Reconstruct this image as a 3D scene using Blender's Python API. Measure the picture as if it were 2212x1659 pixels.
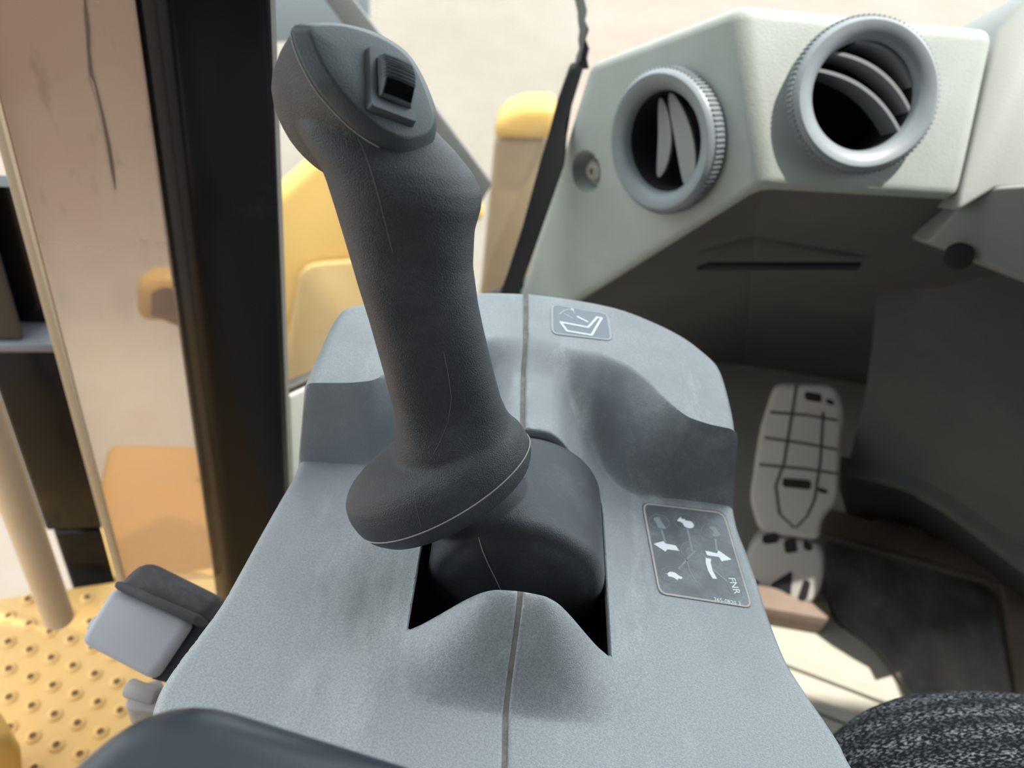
import bpy, bmesh, math, random
import numpy as np
from mathutils import Vector, Matrix
from mathutils.geometry import delaunay_2d_cdt

for o in list(bpy.data.objects):
    bpy.data.objects.remove(o)
SC = bpy.context.scene
COL = SC.collection
random.seed(4)

# ------------------------------------------------------------------ camera
FPX, W, H = 1700.0, 2212.0, 1659.0
_th, _rho, _yaw = math.radians(39), math.asin(.196), math.radians(-4.5)
_f = np.array([0, math.cos(_th), -math.sin(_th)])
_u0 = np.array([0, math.sin(_th), math.cos(_th)])
_r0 = np.array([1., 0, 0])
_Rz = np.array([[math.cos(_yaw), -math.sin(_yaw), 0], [math.sin(_yaw), math.cos(_yaw), 0], [0, 0, 1]])
CR = _Rz @ (math.cos(_rho) * _r0 + math.sin(_rho) * _u0)
CU = _Rz @ (-math.sin(_rho) * _r0 + math.cos(_rho) * _u0)
CF = _Rz @ _f


def ray(px, py):
    d = CF + (px - W / 2) / FPX * CR - (py - H / 2) / FPX * CU
    return d / np.linalg.norm(d)


CC = -ray(1105, 1150) * .37

cam = bpy.data.cameras.new('camera')
cam.sensor_fit = 'HORIZONTAL'
cam.sensor_width = 36.0
cam.lens = 36.0 * FPX / W
cam.clip_start = .02
cam.clip_end = 200
cam.dof.use_dof = True
cam.dof.focus_distance = .302
cam.dof.aperture_fstop = 10.0
co = bpy.data.objects.new('camera', cam)
COL.objects.link(co)
co.matrix_world = Matrix(((CR[0], CU[0], -CF[0], CC[0]), (CR[1], CU[1], -CF[1], CC[1]), (CR[2], CU[2], -CF[2], CC[2]), (0, 0, 0, 1)))
SC.camera = co

# ------------------------------------------------------------------ sky, sun, exposure
SC.view_settings.view_transform = 'Standard'
SC.view_settings.look = 'None'
SC.view_settings.exposure = 0.0
SC.view_settings.gamma = 1.0
SC.view_settings.use_curve_mapping = False
world = bpy.data.worlds.new('sky')
SC.world = world
world.use_nodes = True
bg = world.node_tree.nodes['Background']
bg.inputs[0].default_value = (.83, .925, .975, 1)
bg.inputs[1].default_value = 2.8

sun = bpy.data.lights.new('sun', 'SUN')
sun.energy = 8.0
sun.angle = math.radians(.6)
sun.color = (1.0, .97, .90)
so = bpy.data.objects.new('sun', sun)
COL.objects.link(so)
TOSUN = np.array([.25, -.05, .97]); TOSUN /= np.linalg.norm(TOSUN)
so.rotation_euler = Vector(TOSUN).to_track_quat('Z', 'Y').to_euler()
so.location = (2, 1, 6)


# ------------------------------------------------------------------ pixel to place
def onz(px, py, z):
    d = ray(px, py); return CC + d * ((z - CC[2]) / d[2])


def at(px, py, t):
    return CC + ray(px, py) * t


def onp(px, py, p0, n):
    d = ray(px, py); return CC + d * (np.dot(np.array(p0) - CC, n) / np.dot(d, n))


def nrm(v):
    v = np.array(v, float); return v / np.linalg.norm(v)


def upz(px, py, xy0):
    """Point on the vertical line through xy0 nearest to the sight line."""
    d = ray(px, py); k = np.linalg.norm(np.array(xy0[:2]) - CC[:2]) / np.linalg.norm(d[:2])
    return np.array([xy0[0], xy0[1], CC[2] + d[2] * k])


# ------------------------------------------------------------------ meshes
class G:
    def __init__(s):
        s.v = []; s.f = []; s.m = []

    def add(s, vs, fs, mi=0):
        o = len(s.v)
        s.v += [tuple(map(float, p)) for p in vs]
        s.f += [tuple(i + o for i in f) for f in fs]
        s.m += [mi] * len(fs)
        return s

    def prism(s, poly, off, mi=0):
        """polygon of 3D points swept along the vector off"""
        n = len(poly); off = np.array(off, float)
        vs = [np.array(p, float) for p in poly] + [np.array(p, float) + off for p in poly]
        fs = [tuple(range(n)), tuple(range(2 * n - 1, n - 1, -1))] + [((i + 1) % n, i, n + i, n + (i + 1) % n) for i in range(n)]
        return s.add(vs, fs, mi)

    def box(s, c, sx, sy, sz, ax=None, mi=0):
        c = np.array(c, float)
        X, Y, Z = [np.array(a, float) for a in (ax if ax is not None else np.eye(3))]
        p = [c - X * sx / 2 - Y * sy / 2 - Z * sz / 2, c + X * sx / 2 - Y * sy / 2 - Z * sz / 2, c + X * sx / 2 + Y * sy / 2 - Z * sz / 2, c - X * sx / 2 + Y * sy / 2 - Z * sz / 2]
        return s.prism(p, Z * sz, mi)

    def loft(s, rings, cap=True, mi=0, closed=True):
        n = len(rings[0]); vs = [p for r in rings for p in r]; fs = []
        for k in range(len(rings) - 1):
            for i in range(n if closed else n - 1):
                j = (i + 1) % n
                fs.append((k * n + i, k * n + j, (k + 1) * n + j, (k + 1) * n + i))
        if cap and closed:
            fs.append(tuple(range(n - 1, -1, -1)))
            fs.append(tuple((len(rings) - 1) * n + i for i in range(n)))
        return s.add(vs, fs, mi)

    def tube(s, path, r, n=10, mi=0, cap=True):
        path = [np.array(p, float) for p in path]
        rs = r if hasattr(r, '__len__') else [r] * len(path)
        rings = []; ref = None
        for k, p in enumerate(path):
            t = nrm(path[min(k + 1, len(path) - 1)] - path[max(k - 1, 0)])
            if ref is None:
                ref = np.array([0, 0, 1.]) if abs(t[2]) < .9 else np.array([1., 0, 0])
            a = nrm(ref - t * np.dot(ref, t)); ref = a; b = np.cross(t, a)
            rings.append([p + rs[k] * (math.cos(q) * a + math.sin(q) * b) for q in np.linspace(0, 2 * math.pi, n, endpoint=False)])
        return s.loft(rings, cap, mi)

    def lathe(s, c, axis, prof, n=48, mi=0, cap=True):
        axis = nrm(axis); ref = np.array([0, 0, 1.]) if abs(axis[2]) < .9 else np.array([1., 0, 0])
        a = nrm(np.cross(ref, axis)); b = np.cross(axis, a); c = np.array(c, float)
        rings = [[c + axis * h + r * (math.cos(q) * a + math.sin(q) * b) for q in np.linspace(0, 2 * math.pi, n, endpoint=False)] for h, r in prof]
        return s.loft(rings, cap, mi)


def wloc(o):
    v = Vector((0, 0, 0))
    while o is not None:
        v = v + o.location; o = o.parent
    return v


def tag(o, label=None, cat=None, group=None, kind=None):
    if label: o['label'] = label
    if cat: o['category'] = cat
    if group: o['group'] = group
    if kind: o['kind'] = kind
    return o


def thing(name, label, cat, base, group=None, kind=None):
    o = bpy.data.objects.new(name, None)
    o.empty_display_size = .02
    o.location = Vector([float(q) for q in base])
    COL.objects.link(o)
    return tag(o, label, cat, group, kind)


def build(name, g, mat, parent=None, bevel=0, seg=2, angle=35, smooth=True, fix=True, remesh=0, iters=6, sub=0):
    mats = mat if isinstance(mat, (list, tuple)) else [mat]
    pts = np.array(g.v)
    if parent is not None:
        base = np.array(wloc(parent)); loc = Vector((0, 0, 0))
    else:
        base = np.array([(pts[:, 0].min() + pts[:, 0].max()) / 2, (pts[:, 1].min() + pts[:, 1].max()) / 2, pts[:, 2].min()])
        loc = Vector(base.tolist())
    me = bpy.data.meshes.new(name)
    me.from_pydata((pts - base).tolist(), [], g.f)
    for m in mats: me.materials.append(m)
    if len(mats) > 1: me.polygons.foreach_set('material_index', g.m)
    bm = bmesh.new(); bm.from_mesh(me)
    if fix:
        bmesh.ops.recalc_face_normals(bm, faces=bm.faces)
    if bevel:
        ed = [e for e in bm.edges if len(e.link_faces) == 2 and e.calc_face_angle(0) > math.radians(angle)]
        bmesh.ops.bevel(bm, geom=ed, offset=bevel, segments=seg, profile=.5, affect='EDGES', clamp_overlap=True)
    bm.to_mesh(me); bm.free()
    o = bpy.data.objects.new(name, me)
    o.location = loc
    COL.objects.link(o)
    if parent is not None: o.parent = parent
    if remesh or sub:
        if remesh:
            md = o.modifiers.new('r', 'REMESH'); md.mode = 'VOXEL'; md.voxel_size = remesh; md.adaptivity = 0
            if iters:
                md = o.modifiers.new('s', 'SMOOTH'); md.factor = .5; md.iterations = iters
        if sub:
            md = o.modifiers.new('d', 'SUBSURF'); md.levels = md.render_levels = sub
        bake(o)
    me = o.data
    if smooth:
        me.polygons.foreach_set('use_smooth', [True] * len(me.polygons))
        if not remesh: me.set_sharp_from_angle(angle=math.radians(angle + 8))
    return o


def bake(o):
    dg = bpy.context.evaluated_depsgraph_get(); dg.update()
    me = bpy.data.meshes.new_from_object(o.evaluated_get(dg))
    o.modifiers.clear(); o.data = me


def struct(name, g, mat, label, cat, **k):
    o = build(name, g, mat, **k)
    return tag(o, label, cat, kind='structure')


# ------------------------------------------------------------------ materials
def nodes(name):
    m = bpy.data.materials.new(name); m.use_nodes = True
    nt = m.node_tree; b = nt.nodes['Principled BSDF']
    return m, nt, b


def noise(nt, scale, detail=3, rough=.6, coord='Object', stretch=None):
    tc = nt.nodes.new('ShaderNodeTexCoord'); n = nt.nodes.new('ShaderNodeTexNoise')
    n.inputs['Scale'].default_value = scale; n.inputs['Detail'].default_value = detail; n.inputs['Roughness'].default_value = rough
    src = tc.outputs[coord]
    if stretch:
        mp = nt.nodes.new('ShaderNodeMapping'); mp.inputs['Scale'].default_value = stretch
        if len(stretch) > 3: pass
        nt.links.new(src, mp.inputs['Vector']); src = mp.outputs[0]
    nt.links.new(src, n.inputs['Vector'])
    return n.outputs['Fac']


def ramp(nt, src, a, b, ca=(0, 0, 0), cb=(1, 1, 1)):
    r = nt.nodes.new('ShaderNodeValToRGB')
    r.color_ramp.elements[0].position = a; r.color_ramp.elements[1].position = b
    r.color_ramp.elements[0].color = (*ca, 1); r.color_ramp.elements[1].color = (*cb, 1)
    nt.links.new(src, r.inputs[0]); return r.outputs[0]


def mixc(nt, fac, a, b):
    x = nt.nodes.new('ShaderNodeMix'); x.data_type = 'RGBA'
    for s, v in ((0, fac), (6, a), (7, b)):
        if isinstance(v, (tuple, float, int)):
            x.inputs[s].default_value = (*v, 1) if isinstance(v, tuple) else v
        else: nt.links.new(v, x.inputs[s])
    return x.outputs[2]


def mul(nt, a, b, op='MULTIPLY'):
    x = nt.nodes.new('ShaderNodeMath'); x.operation = op; x.use_clamp = op == 'ADD'
    for s, v in ((0, a), (1, b)):
        if isinstance(v, (int, float)): x.inputs[s].default_value = v
        else: nt.links.new(v, x.inputs[s])
    return x.outputs[0]


def bump(nt, b, src, strength, dist):
    n = nt.nodes.new('ShaderNodeBump'); n.inputs['Strength'].default_value = strength; n.inputs['Distance'].default_value = dist
    nt.links.new(src, n.inputs['Height']); nt.links.new(n.outputs[0], b.inputs['Normal'])


def plastic(name, col, rough=.5, grain=0, gs=1500, gd=.0003, dust=None, dustcol=(.45, .45, .43), dscale=18, damt=.6, spec=.5, fine=900):
    """moulded plastic or paint: grain bump, optional worn dusty patches"""
    m, nt, b = nodes(name)
    b.inputs['Roughness'].default_value = rough
    b.inputs['Specular IOR Level'].default_value = spec
    b.inputs['Base Color'].default_value = (*col, 1)
    if dust:
        big = ramp(nt, noise(nt, dscale, 5, .65), dust[0], dust[1])
        fn = ramp(nt, noise(nt, fine, 2, .6), .35, .75)
        k = mul(nt, big, mul(nt, mul(nt, fn, .6), .4, 'ADD'))
        nt.links.new(mixc(nt, mul(nt, k, damt), col, dustcol), b.inputs['Base Color'])
    if grain:
        bump(nt, b, noise(nt, gs, 2, .6), grain, gd)
    return m


M_SHELL, nt, b = nodes('console_plastic')
fn = ramp(nt, noise(nt, 1100, 2, .6), .38, .68)
big = ramp(nt, noise(nt, 17, 5, .65), .38, .72)
wide = ramp(nt, noise(nt, 7, 3, .6), .35, .65)
strk = ramp(nt, noise(nt, 26, 6, .7, stretch=(1.0, .32, 1.0)), .545, .69)
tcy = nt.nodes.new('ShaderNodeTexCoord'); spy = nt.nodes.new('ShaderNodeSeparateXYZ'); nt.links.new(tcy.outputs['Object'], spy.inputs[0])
near_lift = nt.nodes.new('ShaderNodeMapRange'); near_lift.inputs['From Min'].default_value = .005; near_lift.inputs['From Max'].default_value = -.075; nt.links.new(spy.outputs['Y'], near_lift.inputs['Value'])
big = mul(nt, big, mul(nt, near_lift.outputs[0], mul(nt, wide, .35, 'ADD')), 'ADD')  # more dust at the near end, also painted in to brighten its dim light
c1 = mixc(nt, wide, (.215, .232, .255), (.275, .288, .30))
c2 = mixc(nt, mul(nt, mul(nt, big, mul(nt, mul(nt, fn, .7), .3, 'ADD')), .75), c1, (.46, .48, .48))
c3 = mixc(nt, mul(nt, mul(nt, strk, mul(nt, mul(nt, fn, .5), .5, 'ADD')), .55), c2, (.60, .61, .60))
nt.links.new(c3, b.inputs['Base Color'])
b.inputs['Roughness'].default_value = .42; b.inputs['Specular IOR Level'].default_value = .9
bump(nt, b, noise(nt, 1900, 2, .6), .45, .0004)
M_STICK = plastic('grip_plastic', (.052, .054, .060), .45, .9, 2000, .0005, (.48, .80), (.22, .22, .21), 45, .4)
M_BOOT = plastic('pivot_plastic', (.060, .064, .073), .42, .6, 1900, .0004, (.45, .78), (.26, .27, .27), 35, .5)
M_LID = plastic('lid_plastic', (.075, .085, .09), .42, .45, 1600, .0003)
M_SWITCH = plastic('switch_plastic', (.10, .108, .118), .38, .1, 1500, .0002)
M_BLACKGLOSS = plastic('black_gloss', (.004, .004, .005), .18)
M_DUSTLINE = plastic('dust_line', (.36, .32, .27), .9, .4, 900, .0004, (.35, .6), (.16, .14, .12), 120, .9)
M_HAIR = plastic('dusty_seam', (.42, .40, .37), .9)
M_DECAL = plastic('decal_film', (.115, .125, .14), .35, dust=(.4, .75), dustcol=(.33, .36, .38), dscale=60, damt=.8)
M_DECAL_TOP = plastic('decal_film_faded', (.22, .25, .28), .4)
M_DECALEDGE = plastic('decal_edge', (.60, .53, .47), .8, dust=(.4, .6), dustcol=(.40, .38, .36), dscale=150, damt=.7)
M_WHITE = plastic('decal_white', (.86, .90, .92), .5)
M_GHOST = plastic('decal_faint', (.27, .30, .33), .5)
M_DASH = plastic('dash_plastic', (.33, .35, .32), .6, .5, 700, .0005, (.4, .7), (.42, .435, .40), 25, .6)
M_TRIM = plastic('dash_trim', (.285, .29, .272), .6, .3, 700, .0005)
M_RING = plastic('vent_plastic', (.20, .22, .235), .42, .2, 900, .0003, (.4, .7), (.3, .31, .31), 30, .6)
M_VANE = plastic('vane_plastic', (.20, .205, .21), .45)
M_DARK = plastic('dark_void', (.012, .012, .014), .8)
M_RUBBER = plastic('black_rubber', (.004, .004, .0045), .7, .3, 300, .001, spec=.08)
M_POST = plastic('post_black', (.006, .006, .0075), .2, dust=(.62, .9), dustcol=(.1, .1, .1), dscale=14, damt=.3, spec=.2)
M_KICK = plastic('kick_panel', (.075, .076, .077), .7, .3, 500, .0005, (.45, .75), (.17, .15, .13), 5, .7)
M_PEDAL = plastic('pedal_dusty', (.48, .445, .42), .75, .4, 250, .0006, (.35, .65), (.58, .53, .48), 25, .6)
M_GROOVE = plastic('pedal_groove', (.10, .088, .078), .9)
M_FLOOR = plastic('floor_metal', (.36, .33, .27), .75, .4, 120, .001, (.35, .7), (.50, .47, .40), 7, .8)
M_MAT = plastic('mat_rubber', (.085, .082, .080), .8, .5, 200, .001, (.42, .68), (.42, .34, .28), 7, .9)
M_RUST = plastic('sill_rusty', (.20, .14, .105), .8, .4, 90, .001, (.4, .7), (.34, .26, .20), 12, .8)
M_YEL = plastic('yellow_paint', (.62, .365, .085), .5, .2, 60, .001, (.4, .8), (.58, .38, .13), 4, .6)
M_YELPLATE = plastic('yellow_plate', (.66, .37, .11), .55, .3, 120, .001, (.4, .75), (.62, .42, .20), 6, .7)
M_HOLE = plastic('plate_hole', (.16, .085, .03), .8)
M_TANPAINT = plastic('tan_dusty_paint', (.29, .19, .105), .6, .2, 100, .001, (.4, .7), (.34, .26, .17), 10, .7)
M_LATCH = plastic('latch_grey', (.40, .385, .41), .45, .2, 500, .0005, (.45, .7), (.4, .38, .37), 22, .8)
M_LATCHD = plastic('latch_rubber', (.055, .05, .05), .7, .5, 200, .001, (.5, .75), (.2, .19, .18), 40, .7)
M_ARM = plastic('armrest_vinyl', (.035, .042, .055), .33, .15, 400, .0005)
M_GROUND = plastic('ground_concrete', (.178, .145, .116), .9, .4, 3, .02, (.35, .65), (.215, .187, .16), 1.1, .8, fine=9)
M_STEEL = plastic('steel_dusty', (.34, .30, .28), .5, .2, 300, .0005)
M_BLUEGREY = plastic('bluegrey_paint', (.16, .18, .20), .6)
M_SILL = plastic('sill_pale', (.42, .43, .39), .6, .2, 200, .001)
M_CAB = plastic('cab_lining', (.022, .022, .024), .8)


def mat_glass(name, tint, haze, hazecol):
    m = bpy.data.materials.new(name); m.use_nodes = True; nt = m.node_tree
    nt.nodes.remove(nt.nodes['Principled BSDF'])
    out = nt.nodes['Material Output']
    tr = nt.nodes.new('ShaderNodeBsdfTransparent'); tr.inputs[0].default_value = (*tint, 1)
    gl = nt.nodes.new('ShaderNodeBsdfGlossy'); gl.inputs['Roughness'].default_value = .03
    fr = nt.nodes.new('ShaderNodeFresnel'); fr.inputs[0].default_value = 1.45
    mx = nt.nodes.new('ShaderNodeMixShader')
    ge = nt.nodes.new('ShaderNodeNewGeometry')
    nt.links.new(mul(nt, fr.outputs[0], mul(nt, 1.0, ge.outputs['Backfacing'], 'SUBTRACT')), mx.inputs[0]); nt.links.new(tr.outputs[0], mx.inputs[1]); nt.links.new(gl.outputs[0], mx.inputs[2])
    df = nt.nodes.new('ShaderNodeBsdfDiffuse')
    df.inputs[0].default_value = (*hazecol, 1)
    m2 = nt.nodes.new('ShaderNodeMixShader')
    m2.inputs[0].default_value = haze
    nt.links.new(mx.outputs[0], m2.inputs[1]); nt.links.new(df.outputs[0], m2.inputs[2])
    nt.links.new(m2.outputs[0], out.inputs[0])
    return m, nt, m2, df


M_GLASS = mat_glass('window_glass', (.97, .99, .98), .04, (.7, .72, .7))[0]

# ================================================================== CONTROL CONSOLE
_xa = np.linspace(0, .2, 801)
_A = np.interp(_xa, [0, .01, .015, .02, .029, .035, .0425, .05, .06, .2], [.034, .0333, .0306, .0258, .0158, .0095, .004, .0012, 0, 0])
_k = np.exp(-np.linspace(-2, 2, 25) ** 2); _k /= _k.sum()
_A = np.convolve(np.pad(_A, 12, mode='edge'), _k, 'valid')
_A[0:12] = np.linspace(.0339, _A[12], 12)
_rx = [0, .019, .0334, .0475, .0563, .0644, .0747, .085, .099, .2]
_ry = [.088, .083, .0825, .0763, .0673, .0549, .0453, .043, .0424, .042]
_lx = [0, .019, .033, .045, .055, .065, .074, .085, .103, .2]
_ly = [.088, .083, .078, .070, .060, .049, .0385, .035, .0317, .031]
_fx = [0, .020, .0285, .039, .050, .060, .0774, .11, .2]
_fyr = [.066, .060, .049, .046, .037, .033, .036, .037, .037]
_fyl = [.066, .060, .049, .042, .034, .030, .029, .0255, .025]


def _smt(xp, yp, w=.012):
    yy = np.interp(_xa, xp, yp); k = np.exp(-np.linspace(-2, 2, int(w / .00025) | 1) ** 2); k /= k.sum(); h = len(k) // 2
    return np.convolve(np.pad(yy, h, mode='edge'), k, 'valid')


_YRR, _YRL, _YFR, _YFL = _smt(_rx, _ry), _smt(_lx, _ly), _smt(_fx, _fyr), _smt(_fx, _fyl)


def sm(t):
    t = np.clip(t, 0, 1); return .3 * t + .7 * t * t * (3 - 2 * t)


def hz(x, y):
    x = np.asarray(x, float); y = np.asarray(y, float); ax = np.abs(x - .001)
    cres = 1 + 2.05 * (y + .056)
    m = sm((y + .0885) / .031)
    a = np.interp(ax, _xa, _A) * cres * m
    yr = np.where(x > 0, np.interp(ax, _xa, _YRR), np.interp(ax, _xa, _YRL))
    yf = np.where(x > 0, np.interp(ax, _xa, _YFR), np.interp(ax, _xa, _YFL))
    p = .0455 + .05 * np.clip(y - .035, -.05, .2) + .001 - 0.12 * np.clip(ax - .05, 0, 1) ** 1.0 * .25
    t = sm((y - yf) / np.maximum(yr - yf, .004))
    return a + (np.maximum(p, 0) - a) * t


def onh(px, py, off=0.0):
    d = ray(px, py); t = np.linspace(.2, .7, 2501)
    P = CC[None] + t[:, None] * d[None]
    dz = P[:, 2] - hz(P[:, 0], P[:, 1]) - off
    i = int(np.argmax(dz < 0))
    if i == 0: i = 1
    k = dz[i - 1] / (dz[i - 1] - dz[i])
    return P[i - 1] + (P[i] - P[i - 1]) * k


def catmull(P, step):
    P = [np.array(p, float) for p in P]; out = []
    for i in range(len(P) - 1):
        p0 = P[max(i - 1, 0)]; p1 = P[i]; p2 = P[i + 1]; p3 = P[min(i + 2, len(P) - 1)]
        n = max(1, int(np.linalg.norm(p2 - p1) / step))
        for k in range(n):
            t = k / n
            out.append(.5 * (2 * p1 + (p2 - p0) * t + (2 * p0 - 5 * p1 + 4 * p2 - p3) * t * t + (3 * p1 - p0 - 3 * p2 + p3) * t ** 3))
    out.append(P[-1]); return out


def lin(a, b, step):
    a = np.array(a, float); b = np.array(b, float); n = max(1, int(np.linalg.norm(b - a) / step))
    return [a + (b - a) * k / n for k in range(n + 1)]


xs = lambda y: -.0012 - .036 * y
GAP = .0010
NEAR = -.175
lowL = [(645, 992), (632, 1025), (600, 1080), (560, 1150), (520, 1222), (475, 1300), (425, 1368), (385, 1420), (350, 1472), (332, 1510), (320, 1560), (310, 1620)]
topL = [(735, 667), (718, 690), (702, 722), (684, 762), (670, 792), (657, 824)]
farL = [(1142, 629), (1100, 627), (1050, 626), (1000, 628), (900, 636), (820, 645), (770, 653), (745, 660)]
lowR = [(1588, 1092), (1597, 1135), (1618, 1190), (1640, 1250), (1666, 1330), (1702, 1420), (1745, 1490), (1790, 1555), (1822, 1605), (1848, 1655)]
topR = [(1550, 780), (1562, 800), (1572, 830), (1580, 860), (1588, 895), (1592, 925)]
farR = [(1147, 629), (1220, 638), (1300, 652), (1350, 665), (1400, 684), (1450, 707), (1490, 730), (1525, 757)]
xy = lambda L: [onh(*p)[:2] for p in L]
ST = .0016
outR = catmull(xy(farR) + xy(topR), ST) + catmull([onz(*p, 0)[:2] for p in lowR] + [np.array([.152, -.13]), np.array([.158, NEAR])], ST)
outL = catmull(xy(farL) + xy(topL), ST) + catmull([onz(*p, 0)[:2] for p in lowL] + [np.array([-.127, -.14]), np.array([-.129, NEAR])], ST)
HX0, HX1 = -.0395, .0425


def hfront(x): return -.0562 - 2.6 * (x - .0015) ** 2


def holehalf(sgn):
    """from the far seam round the side of the opening to the near seam"""
    xe = HX1 if sgn > 0 else HX0
    yF = .028
    p = lin((xs(yF) + sgn * GAP, yF), (xe - sgn * .010, yF + .001), ST)
    p += [np.array([xe - sgn * .010 + sgn * .010 * math.sin(a), yF + .001 - .010 + .010 * math.cos(a)]) for a in np.linspace(.2, math.pi / 2, 7)]
    p += lin((xe, yF - .011), (xe, hfront(xe) + .001), ST)[1:]
    xx = np.linspace(xe - sgn * .001, xs(hfront(0)) + sgn * GAP, 26)
    p += [np.array([x, hfront(x)]) for x in xx]
    return p


def inside(P, poly):
    x, y = P[:, 0], P[:, 1]; r = np.zeros(len(P), bool)
    px, py = poly[:, 0], poly[:, 1]; j = len(poly) - 1
    for i in range(len(poly)):
        c = (py[i] > y) != (py[j] > y)
        with np.errstate(all='ignore'):
            r ^= c & (x < (px[j] - px[i]) * (y - py[i]) / (py[j] - py[i] + 1e-30) + px[i])
        j = i
    return r


def dist_poly(P, L, closed=False):
    L = np.array(L); d = np.full(len(P), 9.)
    for i in range(len(L) - (0 if closed else 1)):
        a = L[i]; b = L[(i + 1) % len(L)]; ab = b - a
        t = np.clip(((P - a) @ ab) / (ab @ ab + 1e-20), 0, 1)
        d = np.minimum(d, np.hypot(*(P - a - t[:, None] * ab).T))
    return d


def dedupe(L, eps=2e-4):
    out = [L[0]]
    for p in L[1:]:
        if np.linalg.norm(p - out[-1]) > eps: out.append(p)
    if np.linalg.norm(out[0] - out[-1]) < eps: out.pop()
    return out


console = thing('control_console', 'grey dusty plastic control console under the black joystick', 'console', (0, 0, -.45))
FIL = .0045


def shell_half(sgn, outer):
    hole = holehalf(sgn)
    y1 = outer[0][1]
    seam_far = lin((xs(.028) + sgn * GAP, .028), (xs(y1 - .0015) + sgn * GAP, y1 - .0015), ST)
    seam_near = lin((xs(NEAR) + sgn * GAP, NEAR), (xs(hfront(0)) + sgn * GAP, hfront(0)), ST)
    # loop: far seam -> outer -> near end -> near seam -> hole (reversed) -> far seam
    near = lin(outer[-1], (xs(NEAR) + sgn * GAP, NEAR), .004)
    loop = seam_far + outer + near[1:] + seam_near[1:] + hole[::-1][1:]
    loop = np.array(dedupe(loop))
    gx, gy = np.meshgrid(np.arange(-.16, .17, .0013), np.arange(NEAR, .15, .0013))
    P = np.stack([gx.ravel() + .0005 * np.sin(gy.ravel() * 9e3), gy.ravel()], 1)
    def wall_t(q):
        ax_ = np.abs(q[:, 0] - .001)
        yr = np.where(q[:, 0] > 0, np.interp(ax_, _xa, _YRR), np.interp(ax_, _xa, _YRL))
        yf = np.where(q[:, 0] > 0, np.interp(ax_, _xa, _YFR), np.interp(ax_, _xa, _YFL))
        return (q[:, 1] - yf) / (yr - yf), yr - yf, yf
    tt, span, _q = wall_t(P)
    P = P[(tt < -.0006 / span) | (tt > 1 + .0006 / span)]
    wx = np.arange(-.13, .13, .0011); rows = []
    for k in np.linspace(0, 1, 19):
        q = np.stack([wx, 0 * wx], 1); _t, sp_, yf_ = wall_t(q); q[:, 1] = yf_ + sp_ * k; rows.append(q)
    P = np.concatenate([P] + rows)
    P = P[inside(P, loop)]
    P = P[dist_poly(P, loop, True) > .0009]
    ring = []
    for i in range(len(loop)):
        t = loop[(i + 1) % len(loop)] - loop[i - 1]; n = np.array([-t[1], t[0]]); n = n / (np.linalg.norm(n) + 1e-12)
        for d in (.0006,):
            for s in (1, -1): ring.append(loop[i] + n * d * s)
    ring = np.array(ring); ring = ring[inside(ring, loop)]
    ring = ring[dist_poly(ring, loop, True) > .0004]
    allp = np.concatenate([loop, ring, P])
    n = len(loop)
    v, e, f, *_ = delaunay_2d_cdt([Vector(p) for p in allp], [], [list(range(n))], 1, 1e-6)
    V = np.array([tuple(p) for p in v])
    z = hz(V[:, 0], V[:, 1])
    d = dist_poly(V, outer)
    z = z - np.where(d < FIL, FIL - np.sqrt(np.maximum(FIL ** 2 - (FIL - np.minimum(d, FIL)) ** 2, 0)), 0)
    inner = seam_far + hole
    d2 = dist_poly(V, hole + seam_near[::-1]); d2 = np.minimum(d2, dist_poly(V, seam_far)); r2 = .0008
    z = z - np.where(d2 < r2, r2 - np.sqrt(np.maximum(r2 ** 2 - (r2 - np.minimum(d2, r2)) ** 2, 0)), 0)
    g = G(); g.add(np.column_stack([V, z]), [tuple(t) for t in f])
    # skirts
    cnt = {}
    for t in f:
        for i in range(len(t)):
            k = (t[i], t[(i + 1) % len(t)]); cnt[tuple(sorted(k))] = cnt.get(tuple(sorted(k)), 0) + 1
    edge = [k for k, c in cnt.items() if c == 1]
    mid = np.array([(V[a] + V[b]) / 2 for a, b in edge])
    isout = dist_poly(mid, outer) < 2e-4
    low = {}

    def lower(i, dz):
        if (i, dz) not in low:
            g.v.append((V[i][0], V[i][1], (-.45 if dz is None else z[i] - dz))); low[(i, dz)] = len(g.v) - 1
        return low[(i, dz)]
    for (a, b), o_ in zip(edge, isout):
        dz = None if o_ else .0035
        g.f.append((a, b, lower(b, dz), lower(a, dz))); g.m.append(0)
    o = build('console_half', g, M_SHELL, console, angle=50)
    return o


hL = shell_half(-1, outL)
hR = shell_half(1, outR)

# dusty joint between the halves (follows the cover, set down in the groove)
g = G()
for (ya, yb) in ((NEAR + .002, hfront(0) + .0005), (.0285, outL[0][1] - .003)):
    g = G()
    ys = np.arange(ya, yb, .0015)
    rings = []
    for y in ys:
        z = float(hz(xs(y), y)) - .0011
        rings.append([(xs(y) - .0014, y, z), (xs(y) + .0014, y, z), (xs(y) + .0014, y, z - .002), (xs(y) - .0014, y, z - .002)])
    g.loft(rings)
    tag(build('joint_strip', g, M_DUSTLINE, console), 'brown dust packed in the seam')
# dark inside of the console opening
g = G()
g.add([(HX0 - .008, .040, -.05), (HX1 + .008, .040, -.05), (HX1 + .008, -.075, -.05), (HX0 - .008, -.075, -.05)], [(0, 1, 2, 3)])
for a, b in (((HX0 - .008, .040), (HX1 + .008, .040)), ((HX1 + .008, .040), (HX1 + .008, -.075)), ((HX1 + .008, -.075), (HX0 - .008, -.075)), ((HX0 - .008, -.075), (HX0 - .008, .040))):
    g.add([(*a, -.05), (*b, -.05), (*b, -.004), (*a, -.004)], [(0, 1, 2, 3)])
build('opening_liner', g, M_DARK, console, fix=False)


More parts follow.
